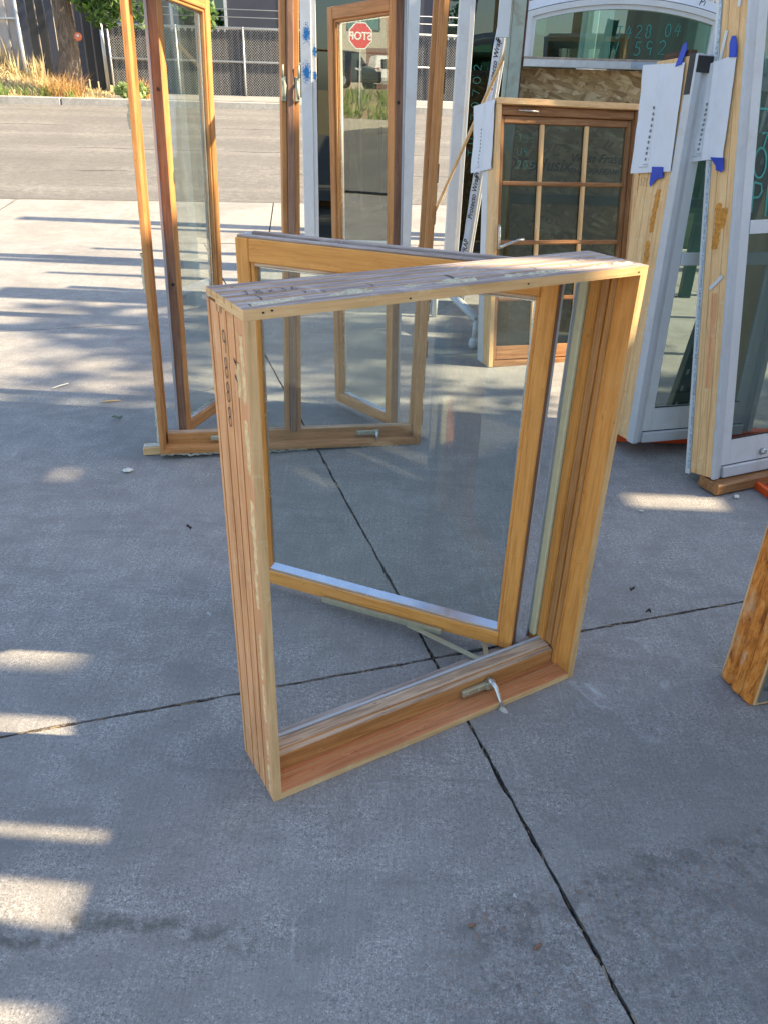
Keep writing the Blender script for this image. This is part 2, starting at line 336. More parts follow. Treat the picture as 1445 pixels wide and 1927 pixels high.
def root(name, label, cat, loc=(0, 0, 0), yaw=0, lean=0, tilt=0, group=None):
    o = bpy.data.objects.new(name, None); COL.objects.link(o); o.empty_display_size = .1
    o.matrix_basis = Matrix.Translation(loc) @ Matrix.Rotation(R(yaw), 4, 'Z') @ Matrix.Rotation(R(tilt), 4, 'Y') @ Matrix.Rotation(R(-lean), 4, 'X')
    o['label'] = label; o['category'] = cat
    if group: o['group'] = group
    return o
def tag(o, label, cat, group=None):
    o['label'] = label; o['category'] = cat
    if group: o['group'] = group
    return o
def struct(o): o['kind'] = 'structure'; return o
def stuff(o): o['kind'] = 'stuff'; return o
def B(*a, **k): return MB().box(*a, **k)

# hand-written strokes in a unit cell (x right, y up)
def _c(cx, cy, rx, ry, a0, a1, n=10): return [(cx+rx*math.cos(R(a0+(a1-a0)*i/n)), cy+ry*math.sin(R(a0+(a1-a0)*i/n))) for i in range(n+1)]
STR = {'8': [_c(.5, .73, .24, .25, -90, 270, 14)+_c(.5, .25, .30, .25, 90, -270, 14)], '9': [_c(.42, .72, .26, .26, 20, 380, 14)+[(.66, .6), (.64, .3), (.60, 0)]],
 '2': [_c(.5, .72, .3, .26, 160, -30)+[(.2, .05), (.82, .04)]], '3': [_c(.45, .75, .28, .23, 150, -80)+_c(.45, .27, .32, .25, 80, -150)], '6': [[(.72, .95), (.4, .7), (.25, .4)]+_c(.5, .27, .26, .25, 170, -190)],
 'x': [[(.15, .65), (.8, .05)], [(.8, .65), (.15, .05)]], 'J': [[(.25, .95), (.85, .95)], [(.6, .95), (.55, .25), (.35, .02), (.12, .18)]], '4': [[(.5, .98), (.12, .4), (.85, .42)], [(.68, .8), (.55, 0)]],
 '0': [_c(.5, .5, .32, .48, 60, 420, 16)], '5': [[(.85, .95), (.35, .95), (.3, .55)]+_c(.45, .3, .32, .28, 100, -140)], '7': [[(.15, .92), (.85, .95), (.4, 0)]],
 'W': [[(.05, .95), (.22, .05), (.5, .7), (.75, .05), (.97, .98)]], 'H': [[(.15, 1), (.12, 0)], [(.85, 1), (.82, 0)], [(.12, .52), (.85, .5)]], 'O': [_c(.5, .5, .4, .48, 80, 445, 18)], 'P': [[(.2, 0), (.22, .98)], [(.22, .98), (.7, .92), (.78, .68), (.6, .5), (.22, .48)]],
 'I': [[(.5, 1), (.48, 0)]], 'U': [[(.15, 1), (.15, .3), (.4, .02), (.75, .1), (.85, 1)]], '-': [[(.2, .45), (.8, .48)]], 'v': [[(.1, .9), (.45, .05), (.9, 1)]], ':': [[(.45, .7), (.5, .62)], [(.45, .2), (.5, .12)]], 'T': [[(.1, .95), (.9, .97)], [(.5, .95), (.48, 0)]], 'L': [[(.2, 1), (.18, .04), (.8, .02)]]}
def strokes(lines, wd):
    """lines: list of 2d polylines -> flat ribbons (list of quads)"""
    Q = []
    for L in lines:
        P = [Vector(p) for p in L]; L_, R_ = [], []
        for i, p in enumerate(P):
            t = (P[min(i+1, len(P)-1)]-P[max(i-1, 0)]); t = t.normalized() if t.length > 1e-9 else Vector((1, 0)); n_ = Vector((-t.y, t.x))*wd*.5
            L_.append(p+n_); R_.append(p-n_)
        for i in range(len(P)-1): Q.append((R_[i], R_[i+1], L_[i+1], L_[i]))
    return Q
def write(name, text, parent, mat, org, ex, ey, size, wd, gap=.15, asp=.6):
    """text written from org along ex (right) and ey (up); vectors in parent space"""
    ex = Vector(ex).normalized(); ey = Vector(ey).normalized(); nz = ex.cross(ey); mb = MB(); x = 0
    for ch in text:
        if ch in STR:
            for q in strokes([[((x+px*asp)*size, py*size) for px, py in L] for L in STR[ch]], wd):
                mb.quad(*[Vector(org)+ex*p.x+ey*p.y+nz*.0012 for p in q])
        x += asp+gap
    return mb.build(name, mat, parent)
def font(name, text, parent, mat, org, ex, ey, size, off=.002, shear=0, bold=0, mid=False):
    cu = bpy.data.curves.new(name, 'FONT'); cu.align_x = 'CENTER' if mid else 'LEFT'; cu.body = text; cu.size = size; cu.shear = shear; cu.offset = bold; t = bpy.data.objects.new(name, cu); COL.objects.link(t)
    dg = bpy.context.evaluated_depsgraph_get(); me = bpy.data.meshes.new_from_object(t.evaluated_get(dg)); COL.objects.unlink(t); bpy.data.objects.remove(t)
    o = bpy.data.objects.new(name, me); COL.objects.link(o); me.materials.clear(); me.materials.append(mat)
    ex = Vector(ex).normalized(); ey = Vector(ey).normalized(); nz = ex.cross(ey); og = Vector(org)+nz*off
    o.parent = parent; o.matrix_basis = Matrix(((ex.x, ey.x, nz.x, og.x), (ex.y, ey.y, nz.y, og.y), (ex.z, ey.z, nz.z, og.z), (0, 0, 0, 1))); return o
def foamline(mb, p0, p1, nrm, wdir, wd, ht, n=40, seed=0, cut=.0, mi=0):
    """a lumpy bead of spray foam from p0 to p1 lying on a surface with normal nrm"""
    p0, p1, nrm, wdir = Vector(p0), Vector(p1), Vector(nrm).normalized(), Vector(wdir).normalized(); L = (p1-p0).length; n = int(n*1.6)
    def fn(a, b):
        q = noise.noise(Vector((a*L*14, seed, 0)))*.5+.5; q3 = noise.noise(Vector((a*L*52, seed+2, 0))); q4 = noise.noise(Vector((a*L*120, b*2, seed)))
        q2 = noise.noise(Vector((a*L*70, b*5, seed+3)))
        env = max(0, min(1, (q+.16*q3-cut)*7)) if cut else 1.0
        sg = 1 if b > .5 else -1; e1 = noise.noise(Vector((a*L*60, sg*7, seed+5))); ww = wd*(.6+.4*q+.45*e1+.15*q4)*env
        hh = ht*max(.08, .55+.5*q+.75*q2)*env*math.sin(math.pi*b)**.5 - .0012
        return p0.lerp(p1, a)+wdir*(b-.5)*ww+wdir*wd*.3*noise.noise(Vector((a*L*9, seed+9, 1)))+nrm*hh
    return mb.grid(fn, n, 8, mi, True)
# ------------------------------------------------------------------ the lie of the land
SY = R(6.3); SE = Vector((math.cos(SY), math.sin(SY))); SN = Vector((-math.sin(SY), math.cos(SY)))
def st(t, s): p = SE*t+SN*s; return p.x, p.y
def ss(a, b, x): t = max(0, min(1, (x-a)/(b-a))); return t*t*(3-2*t)
def hs(s):
    if s < 7.4: return 0
    if s < 10.28: return .12*((s-7.4)/2.88)**1.5
    return .12+(min(s, 19.69)-10.28)*(.77/9.41)
def hx(q):
    if q < 4.6: return 0
    if q < 7.2: return .2*((q-4.6)/2.6)**1.5
    return .2+min(q-7.2, 14.2)*(.36/14.2)
def bankz(t, s):      # ground behind the far kerb: high on the left, low by the chain link
    hi = ss(-3.8, -8.5, t); return 1.04+ss(19.8, 22.8, s)*(.08+.72*hi)+max(0, s-23)*.02
def leftz(q): return .71+ss(21.6, 25.8, q)*.60+ss(26, 40, q)*.42
def land(x, y):
    p = Vector((x, y)); s = p.dot(SN); t = p.dot(SE); q = -x
    if q > 21.6 and s < 30: return leftz(q)
    a = hs(s) if s < 19.9 else bankz(t, s)
    b = hx(q) if q < 21.6 else leftz(q)
    if s > 10.28: b *= 1-ss(10.28, 16, s)
    return max(a, b)

def axis_pts(dense, far):
    a = sorted(set(dense+[-f for f in far]+far)); return a
xs = sorted(set([-400, -250, -150, -100, -75]+[i for i in range(-60, 61)]+[75, 100, 150, 250, 400])); ys = sorted(set([-300, -150, -80, -50, -30, -20]+[i*.75 for i in range(-16, 45)]+[36, 40, 50, 70, 100, 150, 250, 400]))
mb = MB(); i0 = mb.av([(x, y, land(x, y)-.13) for y in ys for x in xs]); nx = len(xs)
for j in range(len(ys)-1):
    for i in range(nx-1): mb.af((i0+j*nx+i, i0+j*nx+i+1, i0+(j+1)*nx+i+1, i0+(j+1)*nx+i), 0, True)
ground = struct(mb.build('ground', M_SOIL))

# concrete lot: one sheet of joint dirt and a grid of separate slabs, 3.69 m square, turned 17.8 degrees
JY = .3114; JE = Vector((math.cos(JY), math.sin(JY))); JN = Vector((-math.sin(JY), math.cos(JY))); PITCH = 3.69; JA, JB = 1.5677, .6614
mb = MB()
for i in range(-4, 5):
    for j in range(-4, 4):
        c = JE*(JB+(i+.5)*PITCH)+JN*(JA+(j+.5)*PITCH)
        if c.dot(SN) < 10.5 and -9.5 < c.x < 12: pass
lot = struct(MB().grid(lambda a, b: (-9+22*a, -12+20.4*b, -.022), 4, 4).build('pavement', M_JOINT))
def clip(poly, n_, d):  # keep n.p <= d
    out = []
    for i in range(len(poly)):
        a, b = poly[i], poly[(i+1) % len(poly)]; da, db = a.dot(n_)-d, b.dot(n_)-d
        if da <= 0: out.append(a)
        if (da < 0 < db) or (db < 0 < da): out.append(a+(b-a)*(da/(da-db)))
    return out
for i in range(-3, 4):
    for j in range(-4, 3):
        c0 = Vector((JB+i*PITCH, JA+j*PITCH)); near = abs(i+.5) < 2 and -2 <= j <= 0
        cen = JE*(c0.x+PITCH/2)+JN*(c0.y+PITCH/2)
        if cen.x < -9 or cen.x > 12: continue
        nseg = 130 if near else 8; poly = []
        for e in range(4):
            for k in range(nseg):
                t = k/nseg*PITCH; g = .0048
                q = [(t, 0), (PITCH, t), (PITCH-t, PITCH), (0, PITCH-t)][e]
                p = c0+Vector(q); wp = JE*p.x+JN*p.y
                nn = noise.noise(Vector((wp.x*13, wp.y*13, e+i*7+j*3)))*.5+noise.noise(Vector((wp.x*55, wp.y*55, e+1+i+j)))*.5
                g += max(-.004, nn*(.007 if near else .004)); ins = [(0, g), (-g, 0), (0, -g), (g, 0)][e]
                if k == 0: ins = [(g, g), (-g, g), (-g, -g), (g, -g)][e]
                p = p+Vector(ins); poly.append(JE*p.x+JN*p.y)
        poly = clip(poly, SN, 8.05)
        if len(poly) < 4: continue
        mb = MB()
        if not near:                                   # rises with the ramp: cut into strips along the street
            top = [Vector((p.x, p.y, land(p.x, p.y))) for p in poly]
        else: top = [Vector((p.x, p.y, land(p.x, p.y))) for p in poly]
        n_ = len(top); a = mb.av(top); b = mb.av([(p.x-(p.x-cen.x)*.002, p.y-(p.y-cen.y)*.002, p.z-.08) for p in top]); mb.af(list(range(a, a+n_)), 0)
        for k in range(n_): mb.af((a+k, b+k, b+(k+1) % n_, a+(k+1) % n_), 0)
        mb.build('slab', M_LOT, lot)
# apron / gutter strip before the road, in pieces
apron = struct(MB().grid(lambda a, b: (*st(-34+60*a, 8.0+2.3*b), hs(8.0+2.3*b)-.03), 20, 4).build('gutter_apron', M_JOINT))
for k in range(-11, 9):
    t0 = k*3.05-.35
    def fn(a, b, t0=t0): s = 8.062+b*2.2; return (*st(t0+.006+3.038*a, s), hs(s)+.002)
    MB().grid(fn, 2, 8).build('slab', M_APR, apron)
road = struct(MB().grid(lambda a, b: (*st(-20.2+80*a, 10.27+9.44*b), land(*st(-20.2+80*a, 10.27+9.44*b))+.004), 60, 12).build('road', M_ROAD))
side_road = struct(MB().grid(lambda a, b: (-21.45+13.9*a, -40+49*b, land(-21.45+13.9*a, -40+49*b)+.010), 14, 10).build('side_road', M_ROAD))
kerb = struct(MB().box(-.05, .05, 0, .02, 0, .02).build('kerb', M_KERB)); kerb.location = (*st(-6, 19.86), .9)
km = MB().box(0, 3.03, -.08, .10, -.35, .155, b=.018)
kmo = None
for k in range(-7, 14):
    x, y = st(k*3.05+.9, 19.78)
    if kmo is None: kmo = km.build('kerb_stone', M_KERB)
    o = kmo if k == -7 else kmo.copy()
    if k != -7: COL.objects.link(o)
    o.parent = kerb; o.matrix_parent_inverse = Matrix(); o.matrix_basis = kerb.matrix_basis.inverted() @ Matrix.Translation((x, y, .892)) @ Matrix.Rotation(SY, 4, 'Z')
skerb = struct(MB().box(-.05, .05, -.05, .05, 0, .02).build('side_kerb', M_KERB)); skerb.location = (-21.6, 4, .57)
skm = None
for k in range(-6, 7):
    if skm is None: skm = MB().box(-.16, .12, 0, 3.03, -.3, .15, b=.02).build('kerb_stone', M_KERB)
    o = skm if k == -6 else skm.copy()
    if k != -6: COL.objects.link(o)
    o.parent = skerb; o.location = (0.03, k*3.05-1.5-4+4, -.01)
# driveway pad in front of the chain link gate
struct(MB().grid(lambda a, b: (*st(-3.4+14*a, 19.9+2.4*b), land(*st(-3.4+14*a, 19.9+2.4*b))+.014), 12, 4).build('driveway_pad', M_APR))

# ------------------------------------------------------------------ vegetation across the street
def blades(mb, x, y, z, n, h, spread, lean=.5, wd=.012, mi=0):
    for _ in range(n):
        a = random.uniform(0, 6.283); rr = spread*math.sqrt(random.random()); bx, by = x+rr*math.cos(a), y+rr*math.sin(a); hh = h*random.uniform(.45, 1.1)
        d = Vector((random.gauss(0, lean), random.gauss(0, lean), 1)).normalized(); sd = Vector((random.gauss(0, 1), random.gauss(0, 1), 0)).normalized()*wd
        p0 = Vector((bx, by, z)); p1 = p0+d*hh*.55; p2 = p0+d*hh+Vector((d.x, d.y, -.25))*hh*.25
        i = mb.av((p0-sd, p0+sd, p1+sd*.7, p1-sd*.7, p2)); mb.af((i, i+1, i+2, i+3), mi); mb.af((i+3, i+2, i+4), mi)
def leafball(mb, c, r, n, ls, mi=0, shell=.35):
    c = Vector(c); r = Vector(r) if not isinstance(r, (int, float)) else Vector((r, r, r))
    for _ in range(n):
        d = Vector((random.gauss(0, 1), random.gauss(0, 1), random.gauss(0, 1))).normalized()*(random.uniform(shell, 1)**.6)
        p = c+Vector((d.x*r.x, d.y*r.y, d.z*r.z)); a = Vector((random.gauss(0, 1), random.gauss(0, 1), random.gauss(0, 1))).normalized(); b = a.orthogonal().normalized(); s_ = ls*random.uniform(.6, 1.3)
        i = mb.av((p-a*s_, p+b*s_*.5, p+a*s_, p-b*s_*.5)); mb.af((i, i+1, i+2, i+3), mi)
mb = MB()
for _ in range(3000):
    x, y = st(random.uniform(-13, -4.6), random.uniform(20.0, 22.7)); blades(mb, x, y, land(x, y)-.13, 5, .19, .14, .9, .011)
stuff(tag(mb.build('dry_grass', M_DRY), 'short dry straw coloured grass on the bank across the street', 'grass'))
mb = MB()
for _ in range(190):
    t = random.choice((random.gauss(-10.6, .45), random.gauss(-7.6, .5), random.uniform(-13, -5))); x, y = st(t, random.uniform(19.98, 20.5)); blades(mb, x, y, land(x, y)-.02, 14, .30, .13, .45, .012)
for _ in range(200):                                      # green verge beside the side road
    x, y = -21.9-random.random()*4.5, random.uniform(1, 17); blades(mb, x, y, land(x, y)-.1, 16, .5, .35, .4, .03)
stuff(tag(mb.build('green_weeds', M_WEED), 'tufts of green weeds growing along the street kerbs', 'weeds'))
mb = MB()
for _ in range(46):
    t = random.uniform(-13, -6.2); x, y = st(t, random.uniform(22.2, 22.7)); blades(mb, x, y, land(x, y)-.1, 34, random.uniform(.35, .8), .14, .16, .010)
stuff(tag(mb.build('tall_dry_weeds', M_DRY), 'tall pale dry weeds along the foot of the corrugated fence', 'weeds'))
def plant(name, label, x, y, n, h, sp, mat, lean=.5, wd=.012):
    t = root(name, label, 'plant', (x, y, land(x, y)-.05)); mb = MB(); blades(mb, 0, 0, 0, n, h, sp, lean, wd); mb.build('stems', mat, t); return t
plant('dried_bush', 'rusty tan dried bush at the foot of the street tree trunk', -7.62, 19.95, 420, .62, .42, M_RUST, .55, .008)
plant('dock_plant', 'reddish brown dock stalks beside the dark fence corner', -5.85, 20.15, 160, .50, .16, M_RUST, .16, .014)
t = root('broadleaf_plant', 'bright green broad leaved plant spilling over the far kerb', 'plant', (-5.95, 19.72, land(-5.95, 19.72)+.02)); mb = MB(); leafball(mb, (0, 0, .14), (.42, .25, .18), 260, .075); mb.build('leaves', M_WEED, t)

def tree(name, label, base, h, r0, clumps, leaves, lsize, limbs=(), drops=()):
    t = root(name, label, 'tree', base); mb = MB(); N = 14
    pts = [(.05*math.sin(i*.9)+.035*i*(r0 > .2), .04*math.cos(i*.7), -.25+(h+.25)*i/N) for i in range(N+1)]; rs = [r0*(1.5 if i == 0 else 1.18 if i == 1 else 1)*(1-.45*i/N) for i in range(N+1)]
    P = MB(); P.tube(pts, rs, 18); 
    for k, v in enumerate(P.v):
        n_ = noise.noise(Vector((v[0]*9, v[1]*9, v[2]*2)))*.16; kk = max(0, min(N, int(round((v[2]+.25)/(h+.25)*N)))); c = Vector((pts[kk][0], pts[kk][1], v[2])); d = Vector(v)-c; P.v[k] = tuple(c+d*(1+n_))
    tr = P.build('trunk', M_BARK, t)
    for i, (z, d, L) in enumerate(limbs):
        mb = MB(); d = Vector(d).normalized(); p = Vector((0, 0, z)); path = [p+d*L*k/6+Vector((0, 0, .12*L*(k/6)**2)) for k in range(7)]; mb.tube(path, [r0*.45*(1-.8*k/6) for k in range(7)], 8); mb.build('limb', M_BARK, tr)
    mb = MB()
    for c, r, n in clumps: leafball(mb, c, r, n, lsize)
    mb.build('crown', leaves, t)
    for p0, p1 in drops:
        mb = MB(); p0, p1 = Vector(p0), Vector(p1); mb.tube([p0, p0.lerp(p1, .5)+Vector((.03, 0, .02)), p1], [.018, .012, .005], 5); mb.build('twig', M_BARK, t)
    return t
zt = 1.42
cl = [((random.uniform(.8, 4.2), random.uniform(-1.5, 2), random.uniform(4.4, 7.0)), random.uniform(.7, 1.1), 420) for _ in range(14)]
cl += [((.75, -.3, 1.62), (.42, .3, .34), 230), ((1.12, -.2, 1.38), (.44, .3, .42), 330), ((1.45, -.3, 1.75), (.4, .3, .5), 260), ((.35, -.2, 1.85), (.3, .3, .3), 120), ((1.9, -.1, 1.6), (.4, .3, .6), 200), ((2.9, .3, 1.75), (.45, .3, .5), 240), ((3.3, .4, 1.35), (.22, .2, .3), 90)]
tree('street_tree', 'thick trunked street tree with drooping green leaves across the street', (-7.66, 20.5, zt), 5.5, .235, cl, M_LEAF, .085,
     [(1.9, (1, -.1, .15), 2.6), (2.6, (-1, .2, .5), 2.2), (3.0, (.6, .6, .7), 2.4), (3.4, (-.4, -.7, .6), 2.0)], [((.3+.16*k, -.3, 2.0), (.38+.19*k, -.38, 1.2+.12*(k % 3))) for k in range(7)])
# orange reflector ball hanging on a wire from the tree
t = root('hanging_reflector', 'small orange round reflector hanging beside the street tree trunk', 'reflector', (-7.18, 20.2, 2.24)); mb = MB(); mb.tube([(0, -.012, 0), (0, 0, 0), (0, .03, 0)], [.075, .09, .06], 18); mb.build('lens', plain('reflector_orange', (.62, .14, .05), .25, .1, 20), t); mb = MB(); mb.tube([(0, -.02, .015), (0, -.012, .015)], [.02, .03], 10); mb.build('painted_glint', WHITE, t); mb = MB(); mb.tube([(0, 0, .08), (.02, .02, .7)], .006, 5); mb.build('wire', GALVD, t)  # small white disc stands in for the glint on the lens
# corrugated sheet fence
t = root('corrugated_fence', 'dark grey corrugated metal fence behind the street tree', 'fence', (*st(-10, 22.9), 1.7)); t.rotation_euler = (0, 0, SY)
for k in range(26):
    mb = MB(); x0 = -5.2+k*.36; zz = -.05 if k < 17 else -.35
    prof = [(0, 0), (.07, 0), (.11, -.05), (.25, -.05), (.29, 0), (.36, 0)]
    for a, b in zip(prof[:-1], prof[1:]): mb.quad((x0+a[0], a[1], zz), (x0+b[0], b[1], zz), (x0+b[0], b[1], 2.6), (x0+a[0], a[1], 2.6))
    for a, b in zip(prof[:-1], prof[1:]): mb.quad((x0+b[0], b[1]+.003, zz), (x0+a[0], a[1]+.003, zz), (x0+a[0], a[1]+.003, 2.6), (x0+b[0], b[1]+.003, 2.6))
    mb.build('sheet_panel', FENCE, t)
B(-5.2, 4.1, -.13, -.075, .93, .97).build('rail', GALV, t)
for k in range(4): MB().tube([(-4.6+k*2.6, .06, -.9), (-4.6+k*2.6, .06, 2.5)], .04, 8).build('post', GALV, t)
# dark slatted return fence between the sheets and the chain link
t = root('dark_slat_fence', 'dark vertical slat fence between the corrugated sheets and the chain link', 'fence', (*st(-5.7, 22.6), 1.0)); t.rotation_euler = (0, 0, SY)
for k in range(9): B(-.95+k*.21, -.95+k*.21+.17, 0, .03, 0, 2.1).build('slat', GALVD if k % 3 else NAVY, t)
for x in (-.98, .95): MB().tube([(x, -.04, -.3), (x, -.04, 2.2)], .045, 8).build('post', GALV, t)
# chain link
t = root('chain_link_fence', 'galvanised chain link fence with dark slats in front of navy building', 'fence', (*st(-4.6, 22.45), 1.10)); t.rotation_euler = (0, 0, SY)
Lf, Hf, cell = 11.0, 1.52, .062
mb = MB(); n = int((Lf+Hf)/cell)
for sgn in (1, -1):
    for k in range(n):
        u0 = k*cell-Hf
        a, b = max(0, u0), min(Lf, u0+Hf)
        if b <= a: continue
        za, zb = a-u0, b-u0
        if sgn < 0: za, zb = Hf-za, Hf-zb
        y = -.004*sgn; wv = .0032; d = Vector((b-a, 0, zb-za)).normalized(); nn = Vector((-d.z, 0, d.x))*wv
        A, Bq = Vector((a, y, za)), Vector((b, y, zb)); i = mb.av((A-nn, Bq-nn, Bq+nn, A+nn, A+Vector((0, -.006, 0)), Bq+Vector((0, -.006, 0))))
        mb.af((i, i+1, i+5, i+4)); mb.af((i+4, i+5, i+2, i+3)); mb.af((i, i+3, i+2, i+1))
stuff(mb.build('wire_mesh', GALV, t))
for z in (.015, .78, Hf-.03): MB().tube([(0, -.03, z), (Lf, -.03, z)], .021, 8).build('rail', GALV, t)
for k in range(6): MB().tube([(1.62*k+.02 if k else .02, -.03, -.25), (1.62*k+.02 if k else .02, -.03, Hf)], .024, 8).build('post', GALV, t)
for k in range(70): B(k*.158, k*.158+.118, .02, .026, .03, Hf-.06).build('slat', GALVD, t)
for z in (Hf+.2, Hf+.36): MB().tube([(0, 0, z), (Lf, 0, z)], .008, 5).build('strand', GALV, t)
B(-.2, Lf, -.55, -.45, -.35, -.02).build('base_beam', M_KERB, t)
# navy building
t = root('navy_building', 'dark navy building behind the chain link fence', 'building', (*st(-9, 26.5), 1.1)); t.rotation_euler = (0, 0, SY)
B(0, 24, 0, 9, -.5, 6.2, b=.02).build('wall', NAVY, t); B(-.2, 24.2, -.2, 9.2, 6.2, 6.45, b=.03).build('roof', GALVD, t)
for k in range(9): B(1.0+k*2.6, 1.12+k*2.6, -.06, 0, -.4, 6.2).build('seam', GALVD, t)
for x in (5.4, 13.0): f = B(x, x+1.6, -.05, .0, 1.6, 2.9).build('window', GALV, t); B(x+.08, x+1.52, -.058, -.05, 1.68, 2.82).build('pane', G_DARK, f)
# ------------------------------------------------------------------ things to the left, seen mirrored in the open sash
def stopsign(x, y, face):
    z = land(x, y)-.2; t = root('stop_sign', 'red octagonal stop sign on a steel post seen mirrored in the open sash', 'sign', (x, y, z)); t.rotation_euler = (0, 0, face)  # faces local -y
    B(-.025, .025, 0, .03, -.2, 2.75).build('post', GALV, t)
    o8 = [(.40*math.cos(R(22.5+45*k)), 2.02+.40*math.sin(R(22.5+45*k))) for k in range(8)]; i8 = [(.365*math.cos(R(22.5+45*k)), 2.02+.365*math.sin(R(22.5+45*k))) for k in range(8)]
    p = MB().prism(o8, 'y', -.012, -.004).build('sign_plate', plain('sign_white', (.78, .78, .78), .4, .03), t)
    MB().prism(i8, 'y', -.015, -.012).build('red_field', plain('sign_red', (.62, .02, .03), .4, .05), p)
    font('lettering', 'STOP', p, plain('sign_white', 0), (0, -.015, 1.915), (1, 0, 0), (0, 0, 1), .30, .003, 0, .008, True)
    s2 = MB().prism([(-.56, 2.48), (.56, 2.42), (.56, 2.60), (-.56, 2.66)], 'y', -.012, -.004).build('street_name_plate', plain('sign_green', (.02, .34, .22), .4, .05), t)
    mb = MB()
    for a, b in ((-.42, -.30), (-.26, .02), (.08, .44)): mb.prism([(a, 2.515), (b, 2.51), (b, 2.57), (a, 2.575)], 'y', -.0145, -.012)
    mb.build('legend', plain('sign_white', 0), s2)
    return t
def car(name, label, x, y, ang, paint, L=4.7, W=1.9, H=1.78):
    z = land(x, y)-.13; t = root(name, label, 'car', (x, y, z)); t.rotation_euler = (0, 0, ang)   # front towards local +x
    body = [(-L/2, .42), (-L/2+.02, .95), (-L/2+.12, 1.02), (-L/2+.42, H-.06), (-L/2+.75, H), (.35, H), (.72, H-.07), (1.38, 1.10), (L/2-.25, .96), (L/2-.02, .82), (L/2, .42), (L/2-.1, .30), (-L/2+.1, .30)]
    mb = MB(); n_ = len(body); rings = []
    for wy, sc in ((-W/2, .97), (-W/2+.08, 1), (W/2-.08, 1), (W/2, .97)):
        rings.append(mb.av([(px*sc, wy*(1 if pz < 1.06 else .84), .30+(pz-.30)*(.985 if sc < 1 else 1)) for px, pz in body]))
    for a, b in zip(rings[:-1], rings[1:]):
        for i in range(n_): mb.af((a+i, b+i, b+(i+1) % n_, a+(i+1) % n_), 0, False)
    mb.af([rings[0]+i for i in range(n_)], 0); mb.af([rings[-1]+i for i in range(n_)][::-1], 0); mb.build('body', paint, t)
    dk = plain('car_glass', (.02, .03, .035), .08, .1)
    for sy in (-1, 1):
        for a, b in ((-L/2+.62, -.55), (-.47, .95)):
            y0 = sy*(W/2*.84+.004); mb = MB(); top = min(b, .45); mb.prism([(a, 1.08), (b, 1.10), (top, H-.14), (a+.12 if a < -1 else a, H-.13)], 'y', min(y0-.01, y0+.012), max(y0-.01, y0+.012)); mb.build('side_window', dk, t)
    mb = MB(); mb.quad((1.36, -.68, 1.135), (1.36, .68, 1.135), (.76, .62, H-.10), (.76, -.62, H-.10)); mb.quad((1.33, .68, 1.135), (1.33, -.68, 1.135), (.73, -.62, H-.10), (.73, .62, H-.10)); mb.build('windscreen', dk, t)
    B(-L/2+.06, -L/2+.30, -.64, .64, 1.10, H-.22, b=.03).build('rear_window', dk, t)
    for sx in (-1, 1):
        for sy in (-1, 1):
            cx_, cy_ = sx*L*.295, sy*(W/2-.10); wm = MB().tube([(cx_, cy_-.11, .36), (cx_, cy_+.11, .36)], .36, 20).build('wheel', RUBBER, t)
            MB().tube([(cx_, cy_+sy*.10, .36), (cx_, cy_+sy*.122, .36)], [.23, .20], 14).build('rim', ALU, wm)
    for sy in (-1, 1):
        B(L/2-.32, L/2-.03, sy*.55, sy*.88, .78, .93, b=.02).build('headlight', WHITE, t); B(-L/2-.012, -L/2+.1, sy*.74, sy*.9, .85, 1.12, b=.01).build('taillight', plain('lamp_red', (.45, .02, .02), .3), t)
    B(L/2-.06, L/2+.03, -.86, .86, .42, .62, b=.03).build('front_bumper', RUBBER, t); B(-L/2-.05, -L/2+.1, -.86, .86, .42, .64, b=.03).build('rear_bumper', GALV, t); B(L/2-.04, L/2+.012, -.45, .45, .64, .78, b=.01).build('grille', RUBBER, t)
    return t
